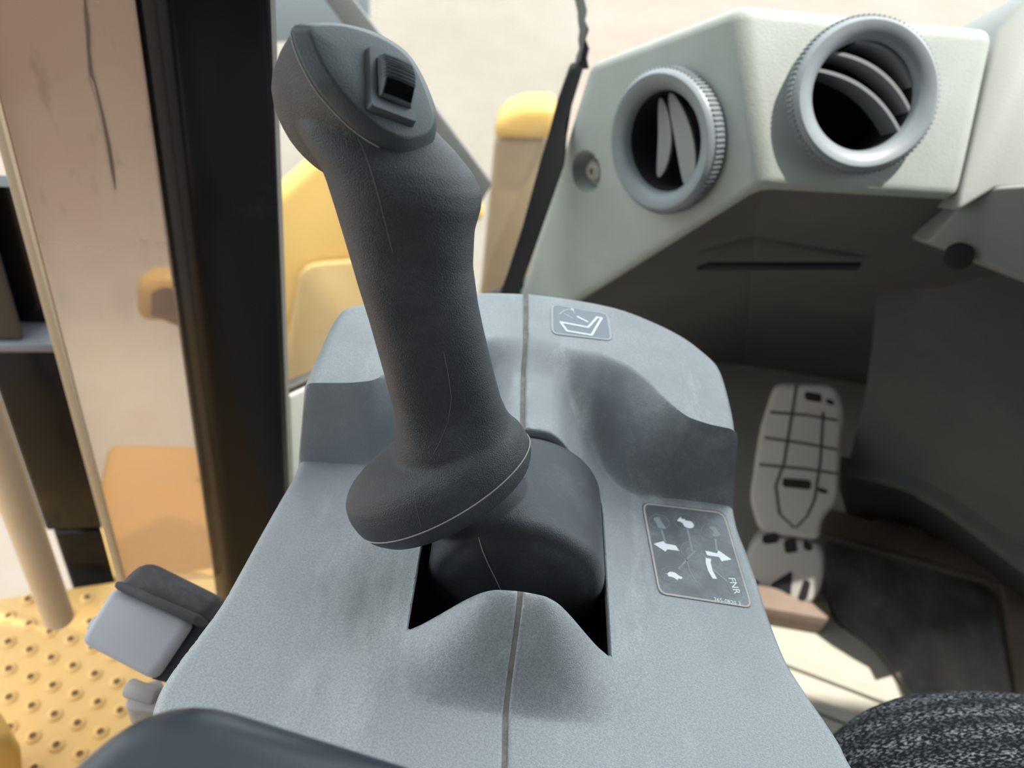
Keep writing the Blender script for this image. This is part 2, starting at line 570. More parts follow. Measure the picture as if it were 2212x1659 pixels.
# ---- decals
def rounded(poly, r, n=5):
    out = []; N = len(poly)
    for i in range(N):
        p = np.array(poly[i], float); a = np.array(poly[i - 1], float); b = np.array(poly[(i + 1) % N], float)
        ra = min(r, np.linalg.norm(a - p) * .45); rb = min(r, np.linalg.norm(b - p) * .45)
        s = p + nrm(a - p) * ra; e = p + nrm(b - p) * rb
        for t in np.linspace(0, 1, n): out.append((1 - t) ** 2 * s + 2 * t * (1 - t) * p + t * t * e)
    return out


def smooth_loop(P, n):
    P = [np.array(p, float) for p in P]; N = len(P); out = []
    for i in range(N):
        p0, p1, p2, p3 = P[i - 1], P[i], P[(i + 1) % N], P[(i + 2) % N]
        for k in range(8):
            t = k / 8
            out.append(.5 * (2 * p1 + (p2 - p0) * t + (2 * p0 - 5 * p1 + 4 * p2 - p3) * t * t + (3 * p1 - p0 - 3 * p2 + p3) * t ** 3))
    out = np.array(out); d = np.r_[0, np.cumsum(np.linalg.norm(np.diff(np.r_[out, out[:1]], axis=0), axis=1))]
    q = np.linspace(0, d[-1], n, endpoint=False); o2 = np.r_[out, out[:1]]
    return np.stack([np.interp(q, d, o2[:, k]) for k in range(2)], 1)


def soft(L):
    return [tuple(p) for p in smooth_loop(L, 60)]


def film(poly_px, off, thick=.00012):
    """flat sticker shape lying on the cover, outline given by its sight lines"""
    poly = [np.array(p, float) for p in poly_px]
    P = [onh(p[0], p[1], off) for p in poly]
    return G().prism(P, (0, 0, -thick))


def band(path_px, w, off, closed=False):
    """painted line of width w metres lying on the cover"""
    P = [onh(p[0], p[1], off) for p in path_px]
    n = len(P); g = G(); vs = []
    for i in range(n):
        a = P[i - 1] if (i > 0 or closed) else P[i]; b = P[(i + 1) % n] if (i < n - 1 or closed) else P[i]
        t = nrm(b - a); s = nrm(np.cross((0, 0, 1), t))
        vs += [P[i] + s * w / 2, P[i] - s * w / 2]
    fs = [(2 * i, 2 * i + 1, 2 * ((i + 1) % n) + 1, 2 * ((i + 1) % n)) for i in range(n if closed else n - 1)]
    g.add(vs, fs)
    for q in range(len(g.v)): pass
    return g


def merge(*gs):
    r = G()
    for q in gs: r.add(q.v, q.f)
    return r


D1 = lambda x, y: (1340 + x / 6.144, 1060 + y / 6.144)
c1 = [D1(280, 150), D1(1380, 290), D1(1760, 1560), D1(520, 1370)]
# order corners; bottom left is well rounded in the picture
p1 = rounded([D1(275, 148), D1(1385, 275), D1(1765, 1562), D1(510, 1372)], 17)
decal = build('travel_decal', film(p1, .00030), M_DECAL, console, fix=True)
tag(decal, 'dark grey travel control decal with white arrows and symbols')
tag(build('decal_border', band(rounded([D1(300, 165), D1(1368, 295), D1(1742, 1545), D1(525, 1355)], 17), .00085, .00036, True), M_DECALEDGE, decal, fix=False), 'pale worn border')


def ell(cx, cy, a, b, ang, n=36):
    q = np.linspace(0, 2 * math.pi, n, endpoint=False); c, s = math.cos(ang), math.sin(ang)
    return [D1(cx + a * math.cos(t) * c - b * math.sin(t) * s, cy + a * math.cos(t) * s + b * math.sin(t) * c) for t in q]


Dl = lambda L: [D1(*p) for p in L]
white = merge(
    film(Dl([(440, 705), (570, 668), (598, 700), (735, 728), (785, 800), (625, 778), (598, 808)]), .00042, .00004),
    film(Dl([(1475, 912), (1345, 938), (1310, 880), (1155, 858), (1125, 795), (1285, 830), (1300, 790)]), .00042, .00004),
    film(soft(Dl([(755, 395), (800, 350), (815, 375), (865, 378), (850, 392), (905, 400), (950, 415), (975, 455), (960, 490), (900, 495), (850, 470), (825, 430), (790, 410)])), .00042, .00004),
    film(soft(Dl([(562, 1100), (625, 1100), (650, 1078), (720, 1085), (775, 1125), (822, 1150), (810, 1172), (770, 1165), (760, 1185), (700, 1150), (640, 1135), (625, 1110)])), .00042, .00004),
    film(Dl([(1130, 890), (1205, 905), (1200, 960), (1225, 1060), (1285, 1170), (1225, 1165), (1165, 1060), (1135, 960)]), .00042, .00004))
build('travel_arrows', white, M_WHITE, decal)
ghost = merge(
    band(ell(515, 415, 135, 95, .25), .00022, .00040, True), band(ell(850, 410, 140, 98, .25), .00022, .00040, True),
    band(ell(1215, 535, 140, 98, .25), .00022, .00040, True), band(ell(690, 1115, 155, 102, .2), .00022, .00040, True),
    band(ell(940, 790, 140, 108, .25), .00030, .00040, True), band(ell(955, 815, 80, 62, .25), .00026, .00040, True),
    band(Dl([(545, 510), (600, 690)]), .0010, .00038), band(Dl([(890, 505), (955, 800)]), .0010, .00038),
    band(Dl([(1262, 640), (1280, 800)]), .0010, .00038), band(Dl([(775, 1040), (930, 860), (1000, 790)]), .0008, .00038),
    band(Dl([(1230, 1050), (1330, 1130), (1410, 1200)]), .0009, .00038), band(Dl([(880, 910), (920, 1060), (975, 1160), (1010, 1215)]), .0005, .00038),
    band(Dl([(1085, 830), (1125, 890)]), .0005, .00038),
    band(rounded(Dl([(1370, 1130), (1530, 1130), (1630, 1390), (1500, 1395)]), 6), .00030, .00040, True),
    film(soft(Dl([(440, 370), (520, 350), (540, 400), (590, 470), (590, 500), (500, 490), (480, 430)])), .00040, .00004),
    film(soft(Dl([(1180, 490), (1240, 470), (1290, 530), (1330, 580), (1290, 610), (1220, 600), (1240, 550)])), .00040, .00004))
build('travel_lines', ghost, M_GHOST, decal)


def text_mesh(txt, O, X, Y, size):
    cu = bpy.data.curves.new('t', 'FONT'); cu.body = txt; cu.size = 1.0; cu.resolution_u = 3
    ob = bpy.data.objects.new('t', cu); COL.objects.link(ob)
    dg = bpy.context.evaluated_depsgraph_get(); dg.update()
    me = bpy.data.meshes.new_from_object(ob.evaluated_get(dg))
    vs = [np.array(O) + np.array(X) * v.co.x * size + np.array(Y) * v.co.y * size for v in me.vertices]
    fs = [tuple(p.vertices) for p in me.polygons]
    bpy.data.objects.remove(ob); bpy.data.curves.remove(cu); bpy.data.meshes.remove(me)
    return G().add(vs, fs)


def text_on(txt, a_px, b_px, hgt, off):
    """text from sight line a to b lying on the cover, letter height hgt metres"""
    a = onh(*a_px, off); b = onh(*b_px, off); X = nrm(b - a); Y = np.cross((0, 0, 1), X)
    g = text_mesh(txt, (0, 0, 0), (1, 0, 0), (0, 1, 0), 1.0); v = np.array(g.v)
    w = v[:, 0].max(); k = np.linalg.norm(b - a) / w; hh = v[:, 1].max()
    r = G(); r.add([a + X * p[0] * k + Y * p[1] / hh * hgt for p in v], g.f); return r


build('part_number', text_on('365-0820 3', D1(1242, 1462), D1(1600, 1528), .0021, .0006), M_WHITE, decal)
build('gear_letters', text_on('FNR', D1(1432, 1150), D1(1515, 1370), .0032, .00042), M_WHITE, decal)

# seat decal on the far pad
D2 = lambda x, y: (1150 + x / 10.533, 630 + y / 10.533)
Dl2 = lambda L: [D2(*p) for p in L]
sd = build('seat_decal', film(rounded(Dl2([(430, 260), (1720, 480), (1830, 1120), (440, 960)]), 13), .00030), M_DECAL_TOP, console)
tag(sd, 'small grey decal with a white seat outline')
build('decal_border', band(rounded(Dl2([(445, 285), (1705, 500), (1800, 1100), (455, 940)]), 12), .0009, .00036, True), plastic('decal_edge_light', (.50, .52, .52), .7), sd, fix=False)
sp_ = [(1270, 810), (640, 690), (790, 890), (1350, 985), (1575, 600), (1475, 580)]
seat = merge(*[band(Dl2([tuple(np.array(a_) + (np.array(a_) - np.array(b_)) * 14 / np.linalg.norm(np.array(a_) - np.array(b_))), tuple(np.array(b_) + (np.array(b_) - np.array(a_)) * 14 / np.linalg.norm(np.array(a_) - np.array(b_)))]), .0012, .00042 + .00001 * i_) for i_, (a_, b_) in enumerate(zip(sp_, sp_[1:] + sp_[:1]))])
build('seat_symbol', merge(seat, band(Dl2([(1010, 560), (1270, 690)]), .0011, .00042), band(Dl2([(880, 385), (940, 420)]), .0010, .00042)), M_WHITE, sd, fix=False)
build('hand_symbol', merge(band(Dl2([(600, 520), (720, 430), (830, 400), (930, 440), (960, 500)]), .0009, .00040), band(Dl2([(720, 500), (930, 610)]), .0009, .00039)), plastic('decal_soft', (.42, .46, .48), .5), sd, fix=False)

# ================================================================== JOYSTICK
P0 = onz(975, 900, .075)
P1 = at(790, 240, .275)
AX = nrm(P1 - P0)
vdir = nrm(CC - (P0 + P1) / 2)
NV = nrm(vdir - AX * np.dot(vdir, AX))       # faces the operator, square to the grip
SD = np.cross(AX, NV)
if np.dot(SD, CR) < 0: SD = -SD
joy = thing('joystick', 'black textured joystick with thumb switch rising from the grey console', 'joystick', (.0015, 0, 0))

# --- pivot cover: a drum lying fore and aft under the lever
g = G()
pr = [(-.0325, .001), (-.0325, .020), (-.0323, .028), (-.0310, .0325)]
for a in np.linspace(.35, math.pi / 2, 7): pr.append((-.0250 - .0065 * math.cos(a) * 1.0, .0320 + .0065 * math.sin(a)))
pr += [(y_, .0385) for y_ in (-.015, 0, .015)]
for a in np.linspace(0, math.pi / 2, 6): pr.append((.0200 + .006 * math.sin(a), .0325 + .006 * math.cos(a)))
pr += [(.026, .001)]
g.lathe((.0030, 0, .0015), (0, 1, 0), pr, n=96)
PC = P0 - AX * .024        # middle of the collar
# collar frame
TL = math.radians(38)
_lean = nrm(AX)
CS = nrm(np.array([math.cos(TL), .14, math.sin(TL)]))
CA = nrm(_lean - CS * np.dot(_lean, CS)); CQ = np.cross(CA, CS)
KC = onz(936, 1018, .052)
ring = lambda c, a, b, n=48: [c + CS * a * math.cos(t) + CQ * b * math.sin(t) for t in np.linspace(0, 2 * math.pi, n, endpoint=False)]
base_c = np.array([.003, -.004, .006])
g2 = G()
g2.loft([ring(base_c + (KC - base_c) * t, .022, .020) for t in (0, .4, .8, 1.0)])
pv = build('pivot_cover', merge(g, g2), M_BOOT, joy, remesh=.0009, iters=14)
tag(pv, 'black rounded drum below the lever in the console opening')

# --- grip: collar, stem, shoulder and head as one skin
def sec(L, R, dep, n=44, ex=2.6, rot=0.0, shift=0.0):
    l = onp(*L, P0, NV); r = onp(*R, P0, NV); c = (l + r) / 2; wv = (r - l) / 2; w = np.linalg.norm(wv); wv = wv / w
    fwd = np.cross(wv, AX); fwd = nrm(fwd)
    if np.dot(fwd, NV) < 0: fwd = -fwd
    out = []
    for t in np.linspace(0, 2 * math.pi, n, endpoint=False):
        ct, st = math.cos(t), math.sin(t)
        x = math.copysign(abs(ct) ** (2 / ex), ct); y = math.copysign(abs(st) ** (2 / ex), st)
        out.append(c + wv * w * x + fwd * (w * dep * y + shift))
    return out


stem = [sec((868, 990), (1108, 940), .85, ex=2.3), sec((862, 948), (1100, 905), .9, ex=2.5), sec((852, 890), (1083, 866), 1.0, ex=3.0), sec((826, 790), (1062, 792), 1.05, ex=3.2),
        sec((795, 680), (1040, 700), 1.05, ex=3.2), sec((770, 600), (1027, 640), 1.05, ex=3.2), sec((745, 515), (1017, 560), 1.0, ex=3.0),
        sec((722, 440), (1021, 485), 1.0, ex=2.8), sec((703, 382), (1036, 440), .95, ex=2.5), sec((690, 352), (1037, 408), .9, ex=2.4),
        sec((668, 320), (1020, 372), .85, ex=2.3), sec((650, 290), (985, 328), .8, ex=2.2), sec((640, 262), (948, 290), .75, ex=2.2), sec((660, 215), (905, 245), .6, ex=2.2)]
g = G(); g.loft(stem)
# collar
A_, B_ = .0405, .0285
cs = [(-.0185, .45), (-.0178, .70), (-.0150, .88), (-.0105, .965), (-.0050, 1.0), (.0005, .995), (.0055, .95), (.0090, .86), (.0115, .72), (.0135, .55)]
g.loft([ring(KC + CA * k, A_ * s, B_ * s) for k, s in cs])
# flare from collar to stem
lo = ring(KC + CA * .008 + CS * .004, .030, .026, 44)
fl_c = [sec((868, 1000), (1112, 952), .9, ex=2.2), sec((864, 972), (1104, 926), .95, ex=2.3), sec((860, 946), (1096, 902), 1.0, ex=2.5), sec((856, 920), (1090, 880), 1.0, ex=2.7), sec((848, 880), (1081, 852), 1.0, ex=3.0)]
FS = [1.16, 1.10, 1.05, 1.015, .985]
g.loft([[sum(r) / len(r) + (p - sum(r) / len(r)) * f_ for p in r] for r, f_ in zip(fl_c, FS)])
# --- lid frame
LC = at(775, 195, .262)
vb = nrm(CC - LC)
up_right = nrm(.62 * CR + .78 * CU)
NL = nrm(math.cos(math.radians(40)) * vb + math.sin(math.radians(40)) * nrm(up_right - vb * np.dot(up_right, vb)))
LO = [(634.6, 58), (674, 52), (733, 53), (804, 70), (858, 99), (888, 127.5), (915, 173.6), (938, 233), (941.5, 276.6), (931.6, 312), (899, 335), (866.5, 335), (826, 317), (771.6, 282), (722.7, 236), (682, 187), (649.5, 127.5), (633, 78.7)]
LI = [(672.6, 59), (733.6, 55.6), (793, 70.5), (845, 95), (883, 127), (910, 174), (931.6, 230.5), (936.5, 260), (923.4, 285), (893.6, 295.6), (858, 293), (817.7, 271), (777, 238.7), (736, 195), (701, 144), (676.6, 89.5)]


NN = 72
lo3 = np.array([onp(p[0], p[1], LC, NL) for p in smooth_loop(LO, NN)])
li3 = np.array([onp(p[0], p[1], LC + NL * .0050, NL) for p in smooth_loop(LI, NN)])
# start both loops at matching places: nearest vertex of the inner loop
k = int(np.argmin(np.linalg.norm(li3 - lo3[0], axis=1))); li3 = np.roll(li3, -k, axis=0)
cen = lo3.mean(0)
head = []
HS = [(.0, .985), (.005, 1.0), (.012, 1.0), (.020, .97), (.028, .90), (.035, .77), (.040, .58), (.043, .38), (.0445, .16)]
for d, s in HS:
    head.append([cen - NL * d + (p - cen) * s for p in lo3])
g.loft(head)
grip = build('grip', g, M_STICK, joy, remesh=.0009, iters=10)
grip['label'] = 'black pebbled hand grip'

# lid with sloping border
g = G(); e = li3.mean(0)
g.loft([lo3 - NL * .0006, lo3 + NL * .0006, lo3 + (li3 - lo3) * .85 + NL * .0002, li3, [e + (p - e) * .96 + NL * .0003 for p in li3], [e + (p - e) * .5 + NL * .0006 for p in li3]])
lid = build('grip_cap', g, M_LID, joy, angle=22)
lid['label'] = 'flat grey teardrop cap'
# light joint line under the cap
g = G(); q = [cen + (p - cen) * 1.004 - NL * .0010 for p in lo3]; g.tube(q + [q[0]], .00035, 6, cap=False)
build('cap_joint', g, M_HAIR, joy)

# thumb switch
SP = LC + NL * .0050
BT = [(798.7, 97.6), (889.5, 135.6), (900.4, 263), (802.7, 226.5)]
BZ = SP + NL * .0032
bt = [onp(*p, BZ, NL) for p in BT]
bc = sum(bt) / 4
grow = [bc + (p - bc) * 1.10 - NL * .0042 for p in bt]


def quad(s, t, dz=0.0):
    a = bt[0] + (bt[1] - bt[0]) * s; b = bt[3] + (bt[2] - bt[3]) * s
    return a + (b - a) * t + NL * dz


switch = thing
op = [(.13, .15), (.90, .15), (.90, .83), (.13, .83)]


def rr(pts3, r): return rounded(pts3, r, 4)


g = G()
o1 = rr(grow, .0015); o2 = rr([bc + (p - bc) * 1.03 - NL * .0006 for p in bt], .0014); o3 = rr(bt, .0014)
i1 = rr([quad(*p) for p in op], .001); i2 = rr([quad(*p, -.003) for p in op], .001)
g.loft([o1, o2, o3, i1, i2], cap=False)
bez = build('switch_bezel', g, M_SWITCH, joy, angle=40)
g = G(); ts = np.linspace(.17, .81, 121); rings = []
for t in ts:
    q = (t - .17) / .64
    hgt = float(np.interp(q, [0, .12, .40, .70, .85, 1], [.0028, .0042, .0054, .0047, .0034, .0016]))
    if .03 < q < .68: hgt += .0006 * math.sin((q - .03) / .65 * 2 * math.pi * 8)
    rings.append([quad(.16, t, -.004), quad(.16, t, hgt - .0010), quad(.20, t, hgt), quad(.50, t, hgt + .0003), quad(.82, t, hgt), quad(.87, t, hgt - .0010), quad(.87, t, -.004)])
g.loft(rings)
rk = build('rocker', g, [plastic('rocker_plastic', (.15, .16, .17), .4)], joy, angle=60)
g = G(); rings = []
for t in np.linspace(.62, .80, 14):
    q = (t - .17) / .64
    hgt = float(np.interp(q, [0, .12, .40, .70, .85, 1], [.0028, .0042, .0054, .0047, .0034, .0016])) + .0004
    rings.append([quad(.185, t, hgt - .0014), quad(.205, t, hgt), quad(.50, t, hgt + .0003), quad(.815, t, hgt), quad(.845, t, hgt - .0014)])
g.loft(rings, closed=False)
tag(build('rocker_window', g, M_BLACKGLOSS, rk, fix=False), 'smooth black lower half of the rocker')

# dusty joint round the collar, hairline marks
g = G(); q = ring(KC - CA * .0070, A_ * .993, B_ * .993, 72); g.tube(q + [q[0]], .00028, 6, cap=False)
tag(build('collar_joint', g, M_HAIR, joy), 'pale dust line round the collar')


def on_drum(px, py, r=.0388):
    d = ray(px, py); best = None
    for t in np.linspace(.28, .42, 1400):
        p = CC + d * t; rad = math.hypot(p[0] - .003, p[2] - .0015)
        rl = r if p[1] > -.025 else r - .0065 + math.sqrt(max(0, .0065 ** 2 - min(.0065, -.025 - p[1]) ** 2))
        if rad < rl and p[1] > -.0327: return p
    return CC + d * .35


g = G(); g.tube([on_drum(*p) for p in ((1021, 1098), (1027, 1125), (1032, 1155), (1042, 1190), (1056, 1222), (1070, 1250), (1081, 1274))], .00022, 5)
build('mould_line', g, M_HAIR, joy)


from mathutils.bvhtree import BVHTree
_gb = BVHTree.FromPolygons([tuple(v.co) for v in grip.data.vertices], [tuple(p.vertices) for p in grip.data.polygons])
_off = np.array(wloc(joy))
M_FINE = plastic('faint_mould_line', (.13, .125, .12), .7)
for path in ([(772, 292), (786, 325), (800, 365), (815, 415), (832, 480), (848, 545)], [(958, 760), (968, 810), (975, 860), (968, 910), (950, 955), (932, 990)], [(896, 1066), (898, 1090), (903, 1112), (910, 1140)]):
    pts = []
    for i in range(len(path) - 1):
        for t in np.linspace(0, 1, 7)[: 7 if i == len(path) - 2 else 6]:
            x, y = np.array(path[i]) * (1 - t) + np.array(path[i + 1]) * t
            h_ = _gb.ray_cast(Vector(CC - _off), Vector(ray(x, y)))
            if h_[0] is not None: pts.append(np.array(h_[0]) + _off)
    if len(pts) > 3:
        g = G(); g.tube(pts, .00016, 5); build('mould_line', g, M_FINE, joy)

# ================================================================== OUTSIDE AND CAB
# ground
g = G(); g.add([(-40, -30, -1.7), (40, -30, -1.7), (40, 60, -1.7), (-40, 60, -1.7)], [(0, 1, 2, 3)])
struct('ground', g, M_GROUND, 'pale sunlit concrete ground outside the cab', 'ground')


def vline(px, py, t):
    p = at(px, py, t); return p[:2]


# cab post on the left: section from its edges
qr = vline(604, 500, .56); qm = vline(398, 400, .545); ql = vline(337, 380, .56)
back = nrm(np.r_[(qr + ql) / 2 - CC[:2], 0])[:2]
sec2 = [ql, qm, qr, qr + back * .06, ql + back * .07]
g = G(); g.prism([(*p, -.6) for p in sec2], (0, 0, 1.75))
post = struct('trim_5', g, M_POST, 'glossy black cab post left of the joystick', 'cab post', bevel=.006, seg=3)

g = G(); e0 = qr + back * .004; e1_ = nrm(np.r_[qr - qm, 0])[:2]
g.prism([(*p, -.3) for p in (e0, e0 + e1_ * .0028, e0 + e1_ * .0028 + back * .004, e0 + back * .004)], (0, 0, 1.4))
struct('trim_6', g, plastic('pale_edge', (.30, .30, .28), .3), 'thin pale strip along the right edge of the black post', 'edge strip')

# front left window pane, its lower rail and the pale ledge under it
w0 = qr + back * .02
w1 = vline(1180, 450, .80)
gw = G(); dwn = np.array([w1[0] - w0[0], w1[1] - w0[1], 0]); nw = nrm(np.cross(dwn, (0, 0, 1)))
zb0 = upz(615, 834, w0)[2]
zb = zb0
g = G(); g.prism([(*w0, zb), (*w1, zb), (*w1, 1.15), (*w0, 1.15)], nw * .005)
struct('window_1', g, M_GLASS, 'clear window pane between the black post and the dashboard', 'window')
dw = nrm(dwn)
cmid = (w0 + w1) / 2; Lw = np.linalg.norm(dwn)
g = G(); g.box((*(cmid), zb - .003), Lw, .010, .006, (dw, nw, (0, 0, 1)))
struct('trim_1', g, plastic('seal_brown', (.055, .042, .032), .7), 'dark seal along the bottom of the window', 'window seal', bevel=.002)
g = G(); g.box((*(cmid), zb - .006 - .22), Lw, .016, .44, (dw, nw, (0, 0, 1)))
struct('trim_2', g, M_SILL, 'pale ledge below the window beside the console', 'window ledge', bevel=.004)

# seal along the dashboard's left edge
g = G()
Ls = [(1229, 150), (1201, 230), (1181, 307), (1165, 358), (1123, 512), (1090, 614), (1050, 720)]
Rs = [(1262, 143), (1235, 230), (1222, 307), (1219, 358), (1165, 512), (1128, 614), (1095, 720)]
dd = [.74, .725, .71, .695, .68, .67, .66]
pl = [at(*p, t) for p, t in zip(Ls, dd)]; pr_ = [at(*p, t) for p, t in zip(Rs, dd)]
fw = nrm(np.r_[nrm(ray(1180, 400)[:2]), 0])
g.loft([[a, b, b + fw * .02, a + fw * .02] for a, b in zip(pl, pr_)])
struct('trim_3', g, M_RUBBER, 'black rubber seal along the left edge of the dashboard', 'window seal', bevel=.002)
g = G(); g.tube([at(x, y, .75) for x, y in ((1247, -40), (1252, 0), (1258, 25), (1256, 45), (1262, 65), (1257, 85), (1262, 105), (1256, 125), (1258, 150))], [.004, .004, .0042, .0032, .0042, .0034, .0045, .005, .006], 8)
cord = build('seal_cord', g, M_RUBBER)
tag(cord, 'thin black wavy cord hanging above the rubber seal', 'cord')

# ---- dashboard: a two faced hood with air vents
DR = .62
A3 = None
vR = nrm(CC - at(1850, 200, DR))
nR = nrm(math.cos(math.radians(27)) * vR + math.sin(math.radians(27)) * nrm(CR * .92 + CU * .35 - vR * np.dot(CR * .92 + CU * .35, vR)))
pR = at(1850, 200, DR)
RP = lambda x, y: onp(x, y, pR, nR)
A3, B3, C3, D3 = RP(1600, 8), RP(2152, 62), RP(2072, 432), RP(1645, 408)
hl = nrm((-.62, .78, 0))
nL = nrm(np.cross(D3 - A3, hl))
if np.dot(nL, CC - A3) < 0: nL = -nL
LP = lambda x, y: onp(x, y, A3, nL)
E3, F3, G3 = LP(1085, 757), LP(1190, 420), LP(1277, 133)
bk = nrm((.25, 1, -.42)) * .16
front = [A3, B3, C3, D3, E3, F3, G3]
dash_c = sum(front) / 7
g = G()
vs = front + [p + bk for p in front]
fs = [(0, 1, 2, 3), (6, 0, 3, 4, 5), tuple(range(13, 6, -1))] + [(i, (i + 1) % 7, 7 + (i + 1) % 7, 7 + i) for i in (0, 1, 2, 3, 4, 5, 6)]
g.add(vs, fs)
dash = thing('dashboard', 'pale grey angled dashboard hood with two round air vents', 'dashboard', dash_c + bk / 2)
hood = build('dash_hood', g, M_DASH, dash, bevel=.009, seg=4, angle=25)


def cutter(g_):
    o = build('cutter', g_, M_DARK); return o


def cut(target, cutters):
    for c in cutters:
        md = target.modifiers.new('b', 'BOOLEAN'); md.operation = 'DIFFERENCE'; md.object = c; md.solver = 'EXACT'
    bake(target)
    for c in cutters: bpy.data.objects.remove(c)
    me = target.data
    me.polygons.foreach_set('use_smooth', [True] * len(me.polygons)); me.set_sharp_from_angle(angle=math.radians(35))


VR = RP(1852, 212); VL = LP(1450, 305)
rR = np.linalg.norm(RP(1852, 372) - RP(1852, 40)) / 2
rL = np.linalg.norm(LP(1447, 460) - LP(1460, 150)) / 2
scr = LP(1266, 372)
cuts = [cutter(G().lathe(VR, nR, [(-.06, rR * .74), (.03, rR * .74)], 64)), cutter(G().lathe(VL, nL, [(-.06, rL * .74), (.03, rL * .74)], 64)),
        cutter(G().lathe(scr, nL, [(-.014, .013), (-.008, .015), (.004, .020), (.03, .022)], 32))]
cut(hood, cuts)
for nm, c, n, r, lab in (('air_vent', VR, nR, rR, 'round grey vent on the right face with curved slats'), ('air_vent', VL, nL, rL, 'round grey vent on the left face with slats coloured paler as sunlit')):
    t_ = .018
    g = G()
    prof = [(-.005, r * .98), (.002, r * 1.0), (.010, r * 1.0), (.0140, r * .975), (.0158, r * .93), (.0155, r * .86), (.0125, r * .75), (.0100, r * .715), (.0060, r * .702), (.0045, r * .72), (-.004, r * .74)]
    g.lathe(c, n, prof + [prof[0]], 96, cap=False)
    # milled edge
    ref = nrm(np.cross(n, (0, 0, 1))); b2 = np.cross(n, ref)
    for k in range(90):
        q = 2 * math.pi * k / 90; rad = math.cos(q) * ref + math.sin(q) * b2; tn = np.cross(n, rad)
        g.box(c + n * .0075 + rad * r * 1.0, .0022, .0013, .0085, (rad, tn, n))
    vr = build(nm, g, M_RING, dash, angle=30); vr['label'] = lab
    g = G(); g.lathe(c, n, [(-.055, r * .05), (-.055, r * .70), (.0055, r * .715), (.0055, r * .703), (-.050, r * .69)], 48)
    g2 = G(); g2.lathe(c, n, [(-.054, .0001), (-.054, r * .72)], 48, cap=False)
    build('vent_duct', g, M_DARK, vr, fix=True)
    # curved slats
    if c is VR:
        ax_in = [(-.62, .50), (-.28, .44), (.08, .34)]
        ang = math.radians(-33)
        for off, _h in ax_in:
            e1 = math.cos(ang) * (-ref if np.dot(ref, CR) < 0 else ref); e1 = nrm(CR - n * np.dot(CR, n)); e2 = np.cross(n, e1)
            e1, e2 = e1 * math.cos(ang) + e2 * math.sin(ang), -e1 * math.sin(ang) + e2 * math.cos(ang)
            L = r * .70; rings = []
            for s in np.linspace(-1, 1, 17):
                o_ = -off * r * .8
                bow = .16 * r * (1 - s * s)
                half = math.sqrt(max(.02, 1 - (o_ / (r * .7)) ** 2))
                p = c + e1 * s * L * half + e2 * (o_ + bow) + n * .004
                rings.append([p + e2 * .0012 + n * .003, p - e2 * .0012 + n * .003, p - e2 * .0012 - n * .020, p + e2 * .0012 - n * .020])
            g = G().loft(rings); build('vent_slat', g, M_VANE, vr)
    else:
        e1 = nrm(CR - n * np.dot(CR, n)); e2 = np.cross(n, e1)
        for off, tilt, half in ((-.40, 4, .56), (.08, 20, .68)):
            ang = math.radians(tilt)
            up = nrm(e2 * math.cos(ang) - e1 * math.sin(ang)); sd_ = np.cross(up, n)
            rings = []
            for s in np.linspace(-1, 1, 17):
                wd = (.0062 if off < 0 else .0085) * math.sqrt(max(.03, 1 - s * s))
                p = c + e1 * off * r * .8 + up * s * r * half - n * .006 + e1 * .10 * r * (1 - s * s)
                fl = nrm(e1 * .97 - n * .10)
                rings.append([p + fl * wd + n * .001, p - fl * wd + n * .001, p - fl * wd - n * .0015, p + fl * wd - n * .0015])
            g = G().loft(rings); build('vent_slat', g, M_TRIM, vr)  # paler material than the right slats, sunlight put into the colour
# screw sunk in the left face
g = G(); g.lathe(scr - nL * .014, nL, [(0, .0085), (.006, .0085), (.0075, .0065), (.0075, .003), (.005, .003)], 24)
build('screw', g, M_STEEL, dash)

# right hand trim beside the hood
nT = nrm(nR * .8 + nrm(-CR) * .35 + np.array([0, 0, .3]))
TP = lambda x, y: onp(x, y, C3 + nR * .002, nT)
top = [TP(2155, 62), TP(2250, -40), TP(2300, -30), TP(2300, 397), TP(2150, 408), TP(2066, 458), TP(2072, 420)]
g = G(); g.prism(top, bk * 1.3)
dtrim = thing('dash_trim', 'pale grey trim panel at the right end of the dashboard', 'trim panel', top[0])
build('upper_panel', g, M_TRIM, dtrim, bevel=.003, seg=3)
n2 = nrm(nT - np.array([0, 0, .75]))  # lower face folded under, its tilt shaped to stand in for a cast shadow
UP = lambda x, y: onp(x, y, top[4], n2)
low_ = [UP(2068, 452), UP(2150, 404), UP(2300, 393), UP(2300, 640), UP(2212, 606), UP(2070, 548), UP(2002, 524)]
g = G(); g.prism(low_, bk * .3)
build('shaded_fold', g, M_TRIM, dtrim, bevel=.003, seg=3)
q = top[3]
g = G(); g.prism([(x, y, q[2] - .075) for x, y in ((.375, .305), (.625, .305), (.625, .05), (1.27, .05), (1.27, .52), (.375, .52))], (0, 0, .07))  # unseen wing added to keep the sun off the floor and pedal
build('shade_wing', g, M_TRIM, dtrim, bevel=.01, seg=3)
for (x, y) in ((2073, 549),):
    g = G(); p = UP(x, y); g.lathe(p, n2, [(-.004, .010), (.006, .010), (.008, .006)], 20); build('clip', g, M_DARK, dtrim)

